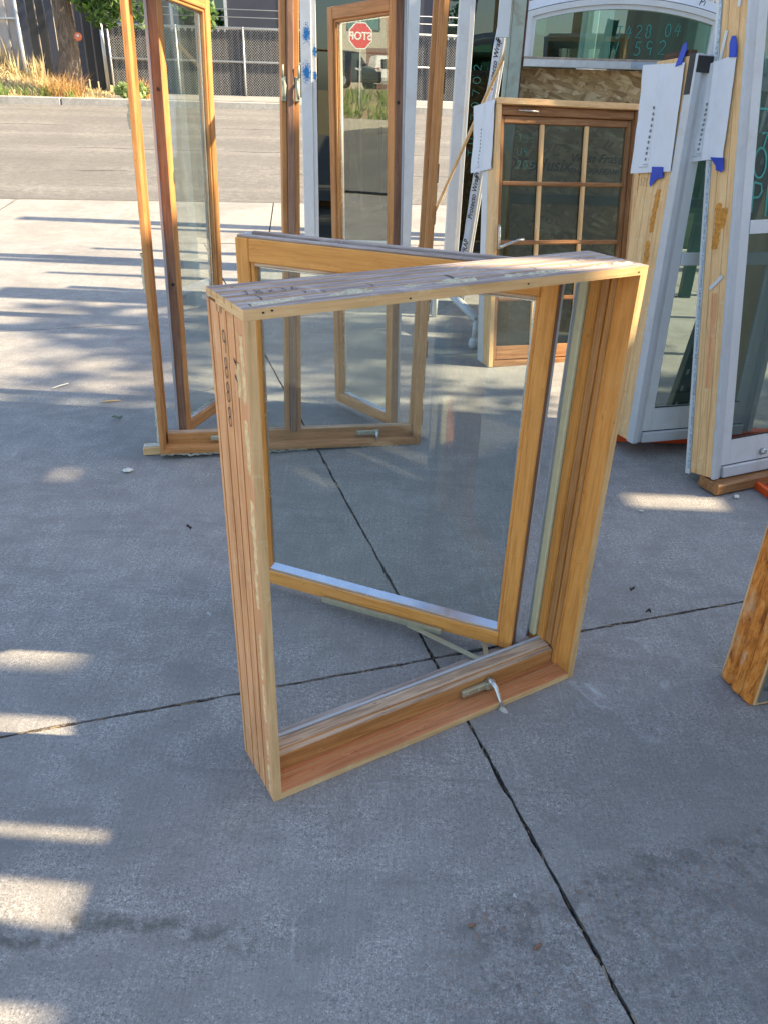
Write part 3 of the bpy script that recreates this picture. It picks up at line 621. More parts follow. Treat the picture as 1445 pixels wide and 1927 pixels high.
# ------------------------------------------------------------------ window parts
def make_sash(parent, org, ang, w, h, ext, inner='stained', edge='brown', gl=None, st_=.052, rb=.055, rt=.05, t=.044, plumb=0.0, cap=None, spacer=ALU, bead='honey', sh=.005):
    """open casement sash; local x from the hinge to the free end, ext = side (+1/-1) of the outside face"""
    M = Matrix.Translation(org) @ Matrix.Rotation(R(ang), 4, 'Z') @ Matrix.Rotation(R(plumb), 4, 'X')
    e = ext; mats = [wood(inner, 'z'), wood(edge, 'z'), wood(inner, 'x'), wood(edge, 'x'), wood('worn', 'x')]
    fo = (1, 1 if e > 0 else 0)       # outside face
    mb = MB()
    mb.box(0, st_, 0, e*t, 0, h, .003, 0, {(0, 0): 1, fo: 1}); mb.box(w-st_, w, 0, e*t, 0, h, .003, 0, {(0, 1): 1, fo: 1})
    mb.box(st_, w-st_, 0, e*t, 0, rb, .003, 2, {(2, 0): 3, (2, 1): 4, fo: 3}); mb.box(st_, w-st_, 0, e*t, h-rt, h, .003, 2, {(2, 1): 4, fo: 3})
    s_ = mb.build('sash', mats, parent, M)
    b = .010; y0, y1 = e*t*.16, e*t*.5                     # stepped glazing bead
    mb = MB(); mb.box(st_, st_+b, y0, y1, rb, h-rt, .002); mb.box(w-st_-b, w-st_, y0, y1, rb, h-rt, .002); mb.box(st_+b, w-st_-b, y0, y1, rb, rb+b*.5, .002, 1); mb.box(st_+b, w-st_-b, y0, y1, h-rt-b, h-rt, .002, 1)
    mb.build('glazing_bead', [wood(bead, 'z'), wood('worn' if bead == 'stained' else bead, 'x')], s_)
    B(st_-.002, w-st_+.002, e*t*.50, e*t*.62, rb-.002, h-rt+.002, b=.0004).build('glass_pane', gl or G_LOWE, s_)
    mb = MB(); mb.prism([(y0+e*.001, rb+b*.55) if e > 0 else (y0+e*.001, rb+b*.55), (y1-e*.0005, rb+b*.6+sh), (y1-e*.0005, rb+b*.55)], 'x', st_+b, w-st_-b); mb.build('glazing_strip', spacer, s_)
    mb = MB(); y2, y3, q = e*t*.515, e*t*.605, .013
    mb.box(st_+b, st_+b+q*.55, y2, y3, rb+b, h-rt-b, .001); mb.box(w-st_-b-q*.55, w-st_-b, y2, y3, rb+b, h-rt-b, .001); mb.box(st_+b+q*.55, w-st_-b-q*.55, y2-e*.006, y3+e*.001, rb+b, rb+b+q*.3, .001); mb.box(st_+b+q*.55, w-st_-b-q*.55, y2, y3, h-rt-b-q*.5, h-rt-b, .001)
    mb.build('spacer', spacer, s_)
    mb = MB(); y4, y5 = e*(t+.0005), e*(t+.011)
    mb.box(-.003, st_*.9, y4, y5, -.003, h+.004, .002); mb.box(w-st_*.9, w+.003, y4, y5, -.003, h+.004, .002); mb.box(st_*.9, w-st_*.9, y4, y5, -.003, rb*.9, .002); mb.box(st_*.9, w-st_*.9, y4, y5, h-rt*.9, h+.004, .002)
    mb.build('cladding', WMETAL, s_)
    if cap:
        mb = MB(); mb.box(.004, w-.004, e*.004, e*t*.50, h+.0005, h+.006, .002, 0); mb.box(.004, w-.03, e*t*.55, e*t*.68, h+.0005, h+.004, .001, 1); mb.box(.0, w-.03, e*t*.70, e*t*1.0, h+.0005, h+.012, .002, 0); mb.build('top_edge', [wood('grey', 'x'), wood('brown', 'x')], s_)
    return s_
def crank(parent, x, y, z, scale=1.0, fold=False, L=.085):
    """casement operator: cover plate with a folding crank; outward is local -y"""
    k = scale; M = Matrix.Translation((x, y, z))
    mb = MB(); mb.M = M; mb.box(-.10*k, .005*k, -.016*k, 0, -.012*k, .012*k, .004*k); mb.box(-.018*k, .016*k, -.022*k, 0, -.014*k, .016*k, .005*k)
    c = mb.build('operator_cover', BRASS, parent)
    for sx_ in (-.088, -.045):
        mb = MB(); mb.M = M; mb.tube([(sx_*k, -.0158*k, 0), (sx_*k, -.0185*k, 0)], [.0042*k, .0034*k], 10); mb.build('screw', CHROME, c)
    mb = MB(); mb.M = M
    if fold: path = [(0, -.014, .004), (0, -.030, .002), (0, -.034, -.012), (.004, -.032, -.05)]; kn = [(.004, -.030, -.048), (.004, -.046, -.052)]
    else: path = [(-.006, -.010, .016), (-.006, -.028, .021), (-.004, -.042, .012), (-.004, -.066, -.016), (-.004, -.080, -.038)]; kn = [(-.006, -.074, -.037), (.002, -.098, -.050)]
    path = [tuple(v*k for v in p) for p in path]; kn = [tuple(v*k for v in p) for p in kn]
    mb.tube(path, [.011*k, .010*k, .0075*k, .006*k, .0055*k][:len(path)], 10); h = mb.build('crank_handle', CHROME, parent)
    mb = MB(); mb.M = M; mb.tube(kn, .0092*k, 14); mb.tube([kn[1], tuple(a+(b-a)*1.002 for a, b in zip(*kn))], [.006*k, .0058*k], 12); mb.build('knob', plain('knob_tan', (.50, .49, .40), .45, .08), h); return c

# ------------------------------------------------------------------ 1. the casement window in front
MW, MH, MD = .878, 1.0945, .1768; YAW = math.degrees(.5386)
t = root('casement_window', 'wooden casement window standing alone in front with its sash cranked wide open', 'window', (-.2254, 1.1838, .0005), YAW)
def jambpoly(gro=True):
    p = [(0, 0), (.019, 0), (.019, .050), (.0245, .052), (.0245, .064), (.022, .066), (.022, .073), (.0195, .075), (.0195, .099), (.028, .101), (.028, .129), (.013, .131), (.013, MD), (0, MD)]
    for g in (.163, .1185, .082, .046): p += [(0, g+.0027), (.0085, g+.0024), (.0085, g-.0024), (0, g-.0027)]
    return p
jm = [wood('stained', 'z'), wood('raw', 'z'), wood('face', 'z')]
sd = lambda nx_, ny_: 1 if nx_ < -1e-6 and abs(nx_) > abs(ny_) and True else (2 if ny_ < 0 and abs(ny_) > .5*abs(nx_) and abs(ny_) > 1e-6 else 0)
def side_left(nx_, ny_):
    if nx_ < -abs(ny_): return 1
    return 0
P = jambpoly()
mb = MB()
mb.prism(P, 'z', 0, MH-.0182, 0, lambda a, b: 1 if a < -abs(b) else (2 if (b < 0 and abs(b) > .015) else 0), 1)
mb.build('jamb', jm, t)
mb = MB(); mb.M = Matrix.Translation((MW, 0, 0)) @ Matrix.Scale(-1, 4, (1, 0, 0))
mb.prism(P, 'z', 0, MH-.0182, 0, lambda a, b: 1 if a < -abs(b) else (2 if (b < 0 and abs(b) > .015) else 0), 1); mb.build('jamb', jm, t)
hp = [(0, MH-.018), (0, MH)]
for g in (.052, .086, .120, .150): hp += [(g-.0026, MH), (g-.0023, MH-.009), (g+.0023, MH-.009), (g+.0026, MH)]
hp += [(MD, MH), (MD, MH-.013), (.131, MH-.013), (.129, MH-.030), (.101, MH-.030), (.099, MH-.020), (.075, MH-.020), (.073, MH-.026), (.052, MH-.026), (.050, MH-.018)]
mb = MB(); mb.prism(hp, 'x', 0, MW, 0, lambda a, b: 1 if b > abs(a) else (2 if a < -abs(b)*2 else (3 if b > -1e9 and abs(a) > abs(b) else 0)), 4)
mb.build('head', [wood('stained', 'x'), wood('grey', 'x'), wood('face', 'x'), wood('stained', 'x'), wood('face', 'y')], t)
# sill board, riser and stool
mb = MB(); mb.prism([(0, 0), (0, .0175), (.002, .019), (.043, .019), (.0435, .016), (.0455, .016), (.046, .019), (.062, .019), (.062, 0)], 'x', .0195, MW-.0195, 0, lambda a, b: 1 if a < -abs(b) else 0, 1)
mb.build('sill', [wood('redsill', 'x'), wood('face', 'x')], t)
mb = MB(); mb.prism([(.0625, .0), (.0625, .060), (.064, .062), (.078, .062), (.079, .066), (.112, .066), (.113, .0)], 'x', .0285, MW-.0285, 0, lambda a, b: 1 if b > abs(a) else 0); mb.build('stool', [wood('honey', 'x'), wood('worn', 'x')], t)
mb = MB(); mb.prism([(.1135, 0), (.1135, .055), (.172, .030), (.172, 0)], 'x', .029, MW-.029); mb.build('outer_sill', wood('grey', 'x'), t)
B(.029, MW-.029, .1138, .121, .056, .0695, b=.001).build('drip_edge', WMETAL, t)
for sx in (0, 1):
    X = (lambda a: a) if not sx else (lambda a: MW-a)
    B(X(.0135), X(.037), .1315, .153, .062, MH-.034, b=.003).build('weatherstrip', CREAM, t); B(X(.0135), X(.020), .1545, .1765, .05, MH-.014, b=.002).build('jamb_liner', GREYSTRIP, t)
    B(X(.004), X(.020), MD+.0005, MD+.006, .02, MH-.01, b=.002).build('cladding', WMETAL, t)
for sx in (0, 1):
    X = (lambda a: a) if not sx else (lambda a: MW-a)
    B(X(.0248), X(.0285), .0535, .0640, .0625, MH-.028, b=.0012).build('stop_moulding', wood('honey', 'z'), t); B(X(.0198), X(.0262), .0765, .0975, .0665, MH-.028, b=.0015).build('stop_moulding', wood('honey', 'z'), t); B(X(.0283), X(.0300), .1035, .1275, .0665, MH-.032, b=.0006).build('stop_moulding', wood('stained', 'z'), t)
msash = make_sash(t, (.762, .131, .042), math.degrees(math.atan2(.654, -.486)), .815, 1.024, -1, 'stained', 'brown', G_MAIN, .038, .046, .058, .046, cap=True, bead='stained', sh=.015)
# operator arms and the track on the sash
dv = Vector((-.486, .654, 0)).normalized(); hp0 = Vector((.762, .131, 0)); no = Vector((.654, .486, 0)).normalized()
trk0, trk1 = hp0+dv*.20-no*.004, hp0+dv*.60-no*.004
mb = MB(); mb.M = Matrix.Translation((trk0.x, trk0.y, .050)) @ Matrix.Rotation(math.atan2(dv.y, dv.x), 4, 'Z'); mb.box(0, .38, 0, .011, -.012, .004, .001); mb.build('track', BRASS, t)
def flatbar(nm, a, b, wd, th, mat):
    a, b = Vector(a), Vector(b); d = b-a; mb = MB(); q = d.to_track_quat('X', 'Z').to_matrix().to_4x4(); mb.M = Matrix.Translation(a) @ q; mb.box(0, d.length, -wd/2, wd/2, -th/2, th/2, .0008); return mb.build(nm, mat, t)
e1 = hp0+dv*.30-no*.012
flatbar('operator_arm', (.665, .125, .045), (e1.x, e1.y, .040), .017, .004, BRASS); flatbar('operator_arm', (.68, .13, .044), (.735, .225, .040), .014, .004, BRASS)
crank(t, .632, .062, .036, .88)
# marker writing, pencil marks, foam
for k, ch in enumerate('9888'): write('marker_digit', ch, t, BLACK, (0, .109, (1.000, .956, .912, .866)[k]), (0, -1, 0), (0, 0, 1), .036 if k else .039, .0021, asp=.62)
write('marker_writing', 'J8x36', t, BLACK, (.035, .090, MH), (1, 0, 0), (0, 1, 0), .024, .0016, asp=.75); write('marker_writing', '73U', t, BLACK, (.765, .092, MH), (1, 0, 0), (0, 1, 0), .022, .0016, asp=.8)
mb = MB()
for x, y0, y1 in ((.05, .046, .078), (.135, .062, .084), (.165, .05, .07), (.262, .058, .084), (.43, .055, .086), (.63, .06, .084), (.72, .056, .08)):
    for q in strokes([[(x, y0), (x+.004, (y0+y1)/2), (x+.001, y1)]], .0016 if x != .43 else .005): mb.quad(*[(p.x, p.y, MH+.001) for p in q])
mb.build('pencil_marks', BLACK, t)
mb = MB(); foamline(mb, (.10, .034, MH), (.86, .030, MH), (0, 0, 1), (0, 1, 0), .022, .006, 150, 2, .42); foamline(mb, (.02, .022, MH), (.10, .030, MH), (0, 0, 1), (0, 1, 0), .02, .004, 30, 5, .3); mb.build('foam_bead', FOAM, t)
mb = MB(); foamline(mb, (0, .018, .02), (0, .020, .60), (-1, 0, 0), (0, 1, 0), .018, .003, 130, 11, .34); foamline(mb, (0, .016, .60), (0, .018, 1.05), (-1, 0, 0), (0, 1, 0), .024, .003, 90, 14, .30); foamline(mb, (0, .036, .94), (0, .036, 1.00), (-1, 0, 0), (0, 1, 0), .014, .005, 24, 17); mb.build('foam_residue', RESID, t)
mb = MB()
for z in (1.003, .975): mb.quad((-.001, .058, z), (-.001, .046, z-.004), (-.001, .044, z-.012), (-.001, .054, z-.008))
for x, z in ((.03, MH-.006), (.045, MH-.004), (.30, MH-.010), (.56, MH-.008), (.85, MH-.010)): mb.quad((x, -.0008, z), (x+.004, -.0008, z), (x+.005, -.0008, z-.003), (x+.001, -.0008, z-.003))
mb.build('ink_and_nail_spots', BLACK, t)

# ------------------------------------------------------------------ 2. tall double casement behind it
W2, H2, D2 = 1.125, 1.765, .115
t = root('double_casement_window', 'tall double casement window with both sashes open and foam on its edges', 'window', (-.942, 2.923, .032), 13.2, 3.0, 1.6)
def j2(): return [(0, 0), (.017, 0), (.017, .020), (.026, .026), (.026, .044), (.020, .048), (.020, .072), (.034, .076), (.034, .094), (.016, .098), (.016, D2), (0, D2)]
for sx in (0, 1):
    mb = MB(); 
    if sx: mb.M = Matrix.Translation((W2, 0, 0)) @ Matrix.Scale(-1, 4, (1, 0, 0))
    mb.prism(j2(), 'z', .016, H2-.02, 0, lambda a, b: 1 if a < -abs(b) else (2 if (b < 0 and abs(b) > .013) else 0)); mb.build('jamb', [wood('honey', 'z'), wood('dark' if sx else 'honey', 'z'), wood('honey', 'z')], t)
B(0, W2, 0, D2, H2-.02, H2, b=.002).build('head', wood('honey', 'x'), t)
mb = MB(); mb.prism([(0, 0), (0, .015), (.022, .018), (.030, .026), (.048, .030), (.048, .0)], 'x', 0, W2); mb.build('sill', wood('honey', 'x'), t)
mb = MB(); mb.prism([(.0485, .0), (.0485, .072), (.050, .074), (.090, .074), (.090, 0)], 'x', .0345, W2-.0345, 0, lambda a, b: 1 if b > abs(a) else 0); mb.build('stool', [wood('honey', 'x'), wood('worn', 'x')], t)
mb = MB(); mb.box(.530, .549, .030, .10, .0745, H2-.0205, .002); mb.box(.576, .595, .030, .10, .0745, H2-.0205, .002); mb.build('mullion_reveal', wood('honey', 'z'), t)
B(.5495, .5755, .012, .095, .0755, H2-.0205, b=.004).build('mullion', wood('brown', 'z'), t)
for sx in (-1, 1):
    x = .5625+sx*.0245; mb = MB(); mb.box(x-.010, x+.010, .016, .030, 1.335, 1.415, .003); o = mb.build('sash_lock', plain('lock_tan', (.40, .41, .31), .4, .1, 60, metal=.3), t)
    mb = MB(); mb.tube([(x, .016, 1.40), (x-sx*.002, .002, 1.385), (x, .0, 1.36), (x+sx*.003, .006, 1.343)], [.004, .006, .006, .004], 8); mb.tube([(x+sx*.004, .012, 1.41), (x+sx*.004, .008, 1.45)], .004, 6); mb.build('lever', plain('lock_tan', 0), o)
rs_ = make_sash(t, (1.008, .098, .055), 114.8, .446, 1.64, -1, 'honey', 'brown', G_LOWE, .040, .045, .045, .040, plumb=-2.4)
ls_ = make_sash(t, (.116, .098, .055), 64, .428, 1.64, 1, 'honey', 'brown', G_LOWE, .040, .045, .045, .040, plumb=0)
for s_, e in ((rs_, -1), (ls_, 1)):
    for z in (1.30, .62):
        mb = MB(); mb.tube([(-.0006, e*.018, z), (-.0028, e*.018, z)], .0065, 12); q = mb.build('hinge_hole', RUBBER, s_)
B(.70, 1.06, .0905, .0985, .050, .058).build('operator_arm', BRASS, t)
crank(t, .93, .048, .050, .9, True); crank(t, .30, .048, .050, .9, True)
for sx, a0, a1 in ((0, .05, 1.7),):
    mb = MB(); foamline(mb, (0, .05, .04), (0, .05, .22), (-1, 0, 0), (0, 1, 0), .06, .012, 40, 21); foamline(mb, (0, .06, .22), (0, .06, .95), (-1, 0, 0), (0, 1, 0), .04, .006, 90, 23, .38); foamline(mb, (0, .05, .66), (0, .05, .80), (-1, 0, 0), (0, 1, 0), .05, .013, 30, 25); foamline(mb, (0, .05, 1.22), (0, .05, 1.30), (-1, 0, 0), (0, 1, 0), .04, .012, 20, 26); mb.build('foam_bead', FOAM, t)
mb = MB(); foamline(mb, (.0, .03, -.002), (.62, .03, -.002), (0, 0, -1), (0, 1, 0), .07, .018, 120, 31); foamline(mb, (.86, .03, -.001), (1.08, .03, -.001), (0, -.2, -1), (0, 1, 0), .07, .013, 40, 33); mb.build('foam_skirt', FOAMW, t)
mb = MB()
for k in range(22):
    z = .08+k*.077; mb.box(W2+.0005, W2+.004+.010*random.random(), .010+.02*random.random(), .10, z, z+.07, .002)
mb.build('ragged_outer_edge', wood('dark', 'z'), t)
o = tag(B(-.075, .16, .0, .055, 0, .034, b=.003).build('timber_offcut', [wood('face', 'x')]), 'short timber offcut under the left corner of the tall double window', 'board'); o.location = (-.955, 2.985, .002); o.rotation_euler = (0, 0, R(11))
o['label'] = 'short timber offcut with foam poking out beside the tall double window'
mb = MB(); foamline(mb, (-.072, .03, .033), (.1, .03, .033), (0, 0, 1), (0, 1, 0), .05, .006, 24, 41); mb.build('foam_smear', FOAMW, o)
B(-.07, .15, .004, .050, -.001, .004, b=.0005).build('underside_strip', RUBBER, o)

# ------------------------------------------------------------------ 3. nine-lite wooden window, paper on its side
def paper(label, parent_M, v0, v1, z0, z1, skew, seed, tapes, nsq=10, lift=.02, x=0):
    """sheet taped on the left side (local x = 0, outward -x) of a window; v runs to the back"""
    t = root('paper_sheet', label, 'paper'); t.matrix_basis = parent_M @ Matrix.Translation((x-.004, v0, z0)); Wd, Ht = v1-v0, z1-z0
    def P_(a, b):     # a: 0 front .. 1 back, b: 0 bottom .. 1 top
        nz_ = noise.noise(Vector((a*3, b*4, seed)))*.006+noise.noise(Vector((a*9, b*7, seed+4)))*.0025
        cr = .010*max(0, 1-abs(a-.52)/.06); return Vector((-.004-abs(nz_)-cr-lift*a*a*(.4+.6*abs(b-.5)), Wd*a+skew*(1-b)+noise.noise(Vector((0, b*3, seed)))*.008*a, Ht*b-.012*a*math.sin(3*b+seed)))
    mb = MB(); mb.grid(lambda a, b: P_(a, b), 24, 30); mb.grid(lambda a, b: P_(1-a, b)+Vector((.0006, 0, 0)), 24, 30); mb.build('sheet', PAPER, t)
    mb = MB()
    for k in range(nsq):
        b = .12+.052*k+(.004 if k % 2 else 0); a = .64-.006*k
        mb.quad(*[P_(a+da, b+db)+Vector((-.0012, 0, 0)) for da, db in ((.045, 0), (0, 0), (0, .027), (.045, .027))])
        mb.quad(*[P_(.535+da, b+.008+db)+Vector((-.0012, 0, 0)) for da, db in ((.055, 0), (0, 0), (0, .004), (.055, .004))])
    for b, a0, a1 in ((.055, .53, .8), (.08, .53, .72), (.72, .535, .57), (.80, .54, .57)): mb.quad(*[P_(a, bb)+Vector((-.0012, 0, 0)) for a, bb in ((a1, b), (a0, b), (a0, b+.004), (a1, b+.004))])
    stuff(mb.build('printed_list', PRINT, t))
    for poly in tapes:
        mb = MB(); i = mb.av([(-.0105 if z-z0 > -.001 and z < z1 else -.006, v-v0, z-z0) for v, z in poly]+[(-.0045, v-v0, z-z0) for v, z in poly]); n_ = len(poly)
        mb.af(list(range(i, i+n_))); mb.af(list(range(i+n_, i+2*n_))[::-1])
        for k in range(n_): mb.af((i+k, i+n_+k, i+n_+(k+1) % n_, i+(k+1) % n_))
        mb.build('tape', BTAPE, t)
    return t
W3, H3, D3 = .885, 1.394, .165
t = root('grid_window', 'brown wooden window with three columns of small panes leaning on the board', 'window', (.577, 4.298, .003), 17.43, 10.33, 1.0)
for x0, x1 in ((0, .026), (W3-.026, W3)): B(x0, x1, 0, .09, 0, H3-.03, b=.002).build('jamb', wood('pale', 'z'), t)
for x0, x1 in ((-.002, .012), (W3-.012, W3+.002)): B(x0, x1, .0905, D3, 0, H3-.03, b=.003).build('cladding', WHITE, t)
B(0, W3, -.002, .09, H3-.0295, H3, b=.002).build('head', wood('pale', 'x'), t); B(0, W3, .0905, D3, H3-.0295, H3, b=.002).build('cladding', WHITE, t); B(.0265, W3-.0265, 0, .09, .0, .030, b=.002).build('sill', wood('door', 'x'), t)
B(.0265, .040, .02, .085, .0305, H3-.031, b=.002).build('stop', wood('door', 'z'), t); B(W3-.040, W3-.0265, .02, .085, .0305, H3-.031, b=.002).build('stop', wood('door', 'z'), t)
B(.0405, W3-.0405, .030, .085, H3-.075, H3-.031, b=.004).build('head_stop', wood('door', 'x'), t)
mb = MB(); sz0, sz1 = .034, H3-.077; sx0, sx1 = .042, W3-.042; sy0, sy1 = .046, .082
mb.box(sx0, sx0+.022, sy0, sy1, sz0, sz1, .002); mb.box(sx1-.022, sx1, sy0, sy1, sz0, sz1, .002); mb.box(sx0+.022, sx1-.022, sy0, sy1, sz0, sz0+.075, .003, 1); mb.box(sx0+.022, sx1-.022, sy0, sy1, sz1-.035, sz1, .003, 1)
s3 = mb.build('sash', [wood('door', 'z'), wood('door', 'x')], t)
gx = [sx0+.022, .294, .566, sx1-.022]; gz = [sz0+.075, .375, .680, .985, sz1-.035]
for x in gx[1:3]: B(x-.013, x+.013, sy0+.002, sy0+.018, gz[0], gz[-1], b=.005).build('muntin', wood('pale', 'z'), s3)
for z in gz[1:4]: B(gx[0], gx[-1], sy0-.001, sy0+.0195, z-.012, z+.012, b=.006).build('muntin', wood('door', 'x'), s3)
for i in range(3):
    for j in range(4): B(gx[i]+.002, gx[i+1]-.002, sy0+.021, sy0+.025, gz[j]+.002, gz[j+1]-.002, b=.0003).build('pane', G_GRID, s3)
for x in (gx[1]-.013, gx[2]-.013): B(x-.003, x, sy0+.019, sy0+.0208, gz[0], gz[-1], b=.0003).build('spacer_line', RUBBER, s3)
mb = MB(); mb.tube([(.033, -.001, .77), (.033, -.012, .755), (.033, -.014, .70), (.033, -.010, .655), (.033, -.001, .645)], .007, 8); h = mb.build('sash_lock', CHROME, t); mb = MB(); mb.tube([(.038, -.012, .655), (.07, -.02, .668), (.14, -.03, .692), (.172, -.03, .694)], [.010, .008, .006, .009], 8); mb.build('lever', CHROME, h)
mb = MB(); mb.tube([(.135, .028, H3-.052), (.20, .022, H3-.054), (.25, .020, H3-.056)], [.003, .005, .006], 8); mb.build('limiter', CHROME, t)
mb = MB(); mb.tube([(.30, -.002, .045), (.40, -.012, .048), (.42, -.012, .052)], [.006, .005, .007], 8); mb.build('crank_handle', CHROME, t)
for k, l in enumerate(('J55', 'U9', '205')): write('marker_writing', l, s3, TEALF, (gx[0]+.09, sy0+.0205, gz[4]-.09-k*.065), (1, 0, 0), (0, 0, 1), .04, .0022, asp=.8)
paper('crumpled white list sheet stuck on the side of the brown grid window', t.matrix_basis.copy(), .012, .245, 1.055, 1.385, .02, 3, [], 10, .03)

# ------------------------------------------------------------------ 4./5. white framed windows at the right
def tallwin(name, label, loc, yaw, lean, tilt, W, H, Dw, dclad, check, grooves, stainpoly, group=None):
    t = root(name, label, 'window', loc, yaw, lean, tilt)
    # left side: laminated boards
    v = dclad
    for g in grooves+[Dw]: B(0, .030, v+.0008, g-.0008, .004, H-.004, b=.0015).build('jamb_board', wood('pale', 'z'), t); v = g
    B(W-.03, W, dclad, Dw, .004, H-.004, b=.002).build('jamb_board', wood('pale', 'z'), t)
    B(.0305, W-.0305, dclad, Dw, H-.03, H-.002, b=.002).build('head', wood('pale', 'x'), t); B(.0305, W-.0305, dclad, Dw, .002, .03, b=.002).build('sill', wood('pale', 'x'), t)
    # white outer frame: three stepped fins
    mb = MB()
    for x0, x1, y0, y1 in ((-.004, .022, 0, dclad-.001), (.0225, .034, .008, dclad-.001), (.0345, .046, .014, dclad-.001)):
        mb.box(x0, x1, y0, y1, 0, H, .002); mb.box(W-x1, W-x0, y0, y1, 0, H, .002)
    mb.box(.046, W-.046, 0, dclad-.001, 0, .045, .003); mb.box(.046, W-.046, .004, dclad-.001, H-.05, H, .003); mb.build('frame', WMETAL, t)
    mb = MB(); mb.box(.0462, .090, .016, dclad-.003, .046, H-.051, .002); mb.box(W-.090, W-.0462, .016, dclad-.003, .046, H-.051, .002); mb.box(.0905, W-.0905, .016, dclad-.003, .046, .150, .003); mb.box(.0905, W-.0905, .016, dclad-.003, H-.10, H-.051, .003); mb.box(.0905, W-.0905, .012, dclad-.003, check, check+.048, .003); s_ = mb.build('sash', WHITE, t)
    B(.0895, W-.0895, .030, .034, .149, check+.001, b=.0003).build('pane', G_CLR, s_); B(.0895, W-.0895, .030, .034, check+.047, H-.099, b=.0003).build('pane', G_CLR, s_)
    B(.0905, W-.0905, .0135, .0155, .1505, .156, b=.0005).build('gasket', RUBBER, s_); B(.047, W-.047, .0145, .0156, .0455, .049, b=.0003).build('gasket', RUBBER, s_)
    mb = MB()
    for k, (v0, v1, z0, z1) in enumerate(stainpoly): foamline(mb, (0, v0, z0), (0, v1, z1), (-1, 0, 0), (0, 1, 0), .042, .0055, 70, 50+k, .20)
    mb.build('foam_stain', STAINO, t)
    return t
w4 = tallwin('white_clad_window', 'white clad window with orange foam stain and list sheet leaning behind the front frame', (1.064, 3.062, .082), 18, 4.2, 1.4, .62, 1.459, .247, .045, .735, [.10, .145, .19], [(.125, .105, .66, 1.01), (.17, .15, .05, .60)])
B(.001, .030, .050, .205, 1.4555, 1.4755, b=.002).build('end_grain_cap', wood('dark', 'y'), w4); B(-.0045, .03, .010, .046, 1.33, 1.4605, b=.001).build('black_tape', RUBBER, w4); B(-.001, .001, .0462, .0485, .02, 1.42, b=.0003).build('blue_edge', BLUEFOIL, w4); B(-.0015, .10, -.002, -.0004, 1.4, 1.452, b=.0005).build('black_tape', RUBBER, w4)
write('pencil_number', '52L', w4, BLACK, (0, .235, 1.02), (0, -1, 0), (0, 0, 1), .03, .0016, asp=.5)
paper('long white list sheet with blue tape on the second white window', w4.matrix_basis.copy(), .062, .30, 1.075, 1.435, -.02, 8, [[(.155, 1.09), (.085, 1.09), (.08, 1.052), (.118, 1.046), (.152, 1.018), (.16, 1.03)], [(.075, 1.43), (.108, 1.425), (.098, 1.46), (.088, 1.492), (.070, 1.500), (.062, 1.475)]])
w5 = tallwin('white_sash_window', 'nearest white sash window with teal marker writing and blue tape, right edge', (1.316, 2.773, .06), 24.28, 11.87, .1, .60, 1.78, .156, .018, .925, [.05, .10, .131], [(.085, .075, .88, 1.04), (.06, .05, .95, 1.02)])
B(-.003, .03, .1315, .156, -.005, 1.78, b=.002).build('nail_fin', WHITE, w5)
mb = MB()
for k in range(40): mb.box(-.005-.002*random.random(), -.0032, .130+.004*random.random(), .139+.004*random.random(), .02+k*.043, .02+k*.043+.043, .0005)
mb.build('blue_flashing', BLUEFOIL, w5)
for v0, z0, v1, z1 in ((.094, .735, .036, .782), (.125, 1.50, .10, 1.60), (.055, 1.66, .04, 1.74)):
    mb = MB(); a, b = Vector((-.003, v0, z0)), Vector((-.003, v1, z1)); d = (b-a).normalized(); n_ = Vector((0, -d.z, d.y))*.007; mb.quad(a-n_, b-n_, b+n_, a+n_); mb.quad(a+n_+Vector((.002, 0, 0)), b+n_+Vector((.002, 0, 0)), b-n_+Vector((.002, 0, 0)), a-n_+Vector((.002, 0, 0))); mb.build('paint_strip', WHITE, w5)
B(-.0006, .001, .055, .085, .36, .72, b=.0002).build('inlay_patch', wood('raw', 'z'), w5)
for k, (ch, z) in enumerate((('U', 1.595), ('v', 1.44), ('H', 1.29), ('7', 1.215), ('O', 1.115), ('P', 1.0), ('I', .985))): write('marker_letter', ch, w5, TEAL, (.092+(.03 if ch == '7' else 0)+(.05 if ch == 'I' else 0), .0295, z), (1, 0, 0), (0, 0, 1), .055 if ch == '7' else .105, .008, asp=.72)
mb = MB(); mb.tube([(.262, .011, .078), (.262, -.004, .078)], [.015, .010], 14); mb.build('lock_button', CHROME, w5)
paper('rumpled white list sheet with blue tape on the nearest white window', w5.matrix_basis.copy(), .040, .215, 1.19, 1.515, .03, 12, [[(.125, 1.20), (.065, 1.19), (.062, 1.150), (.075, 1.142), (.082, 1.148), (.098, 1.152), (.10, 1.168)], [(.070, 1.51), (.040, 1.505), (.043, 1.545), (.052, 1.572), (.068, 1.575), (.076, 1.555)]])
o = tag(B(-.01, .75, -.035, .07, -.052, -.006, b=.004).build('timber_bearer', wood('door', 'x')), 'brown timber bearer under the nearest white sash window', 'board'); o.matrix_basis = Matrix.Translation((1.316, 2.773, .058)) @ Matrix.Rotation(R(24.28), 4, 'Z')
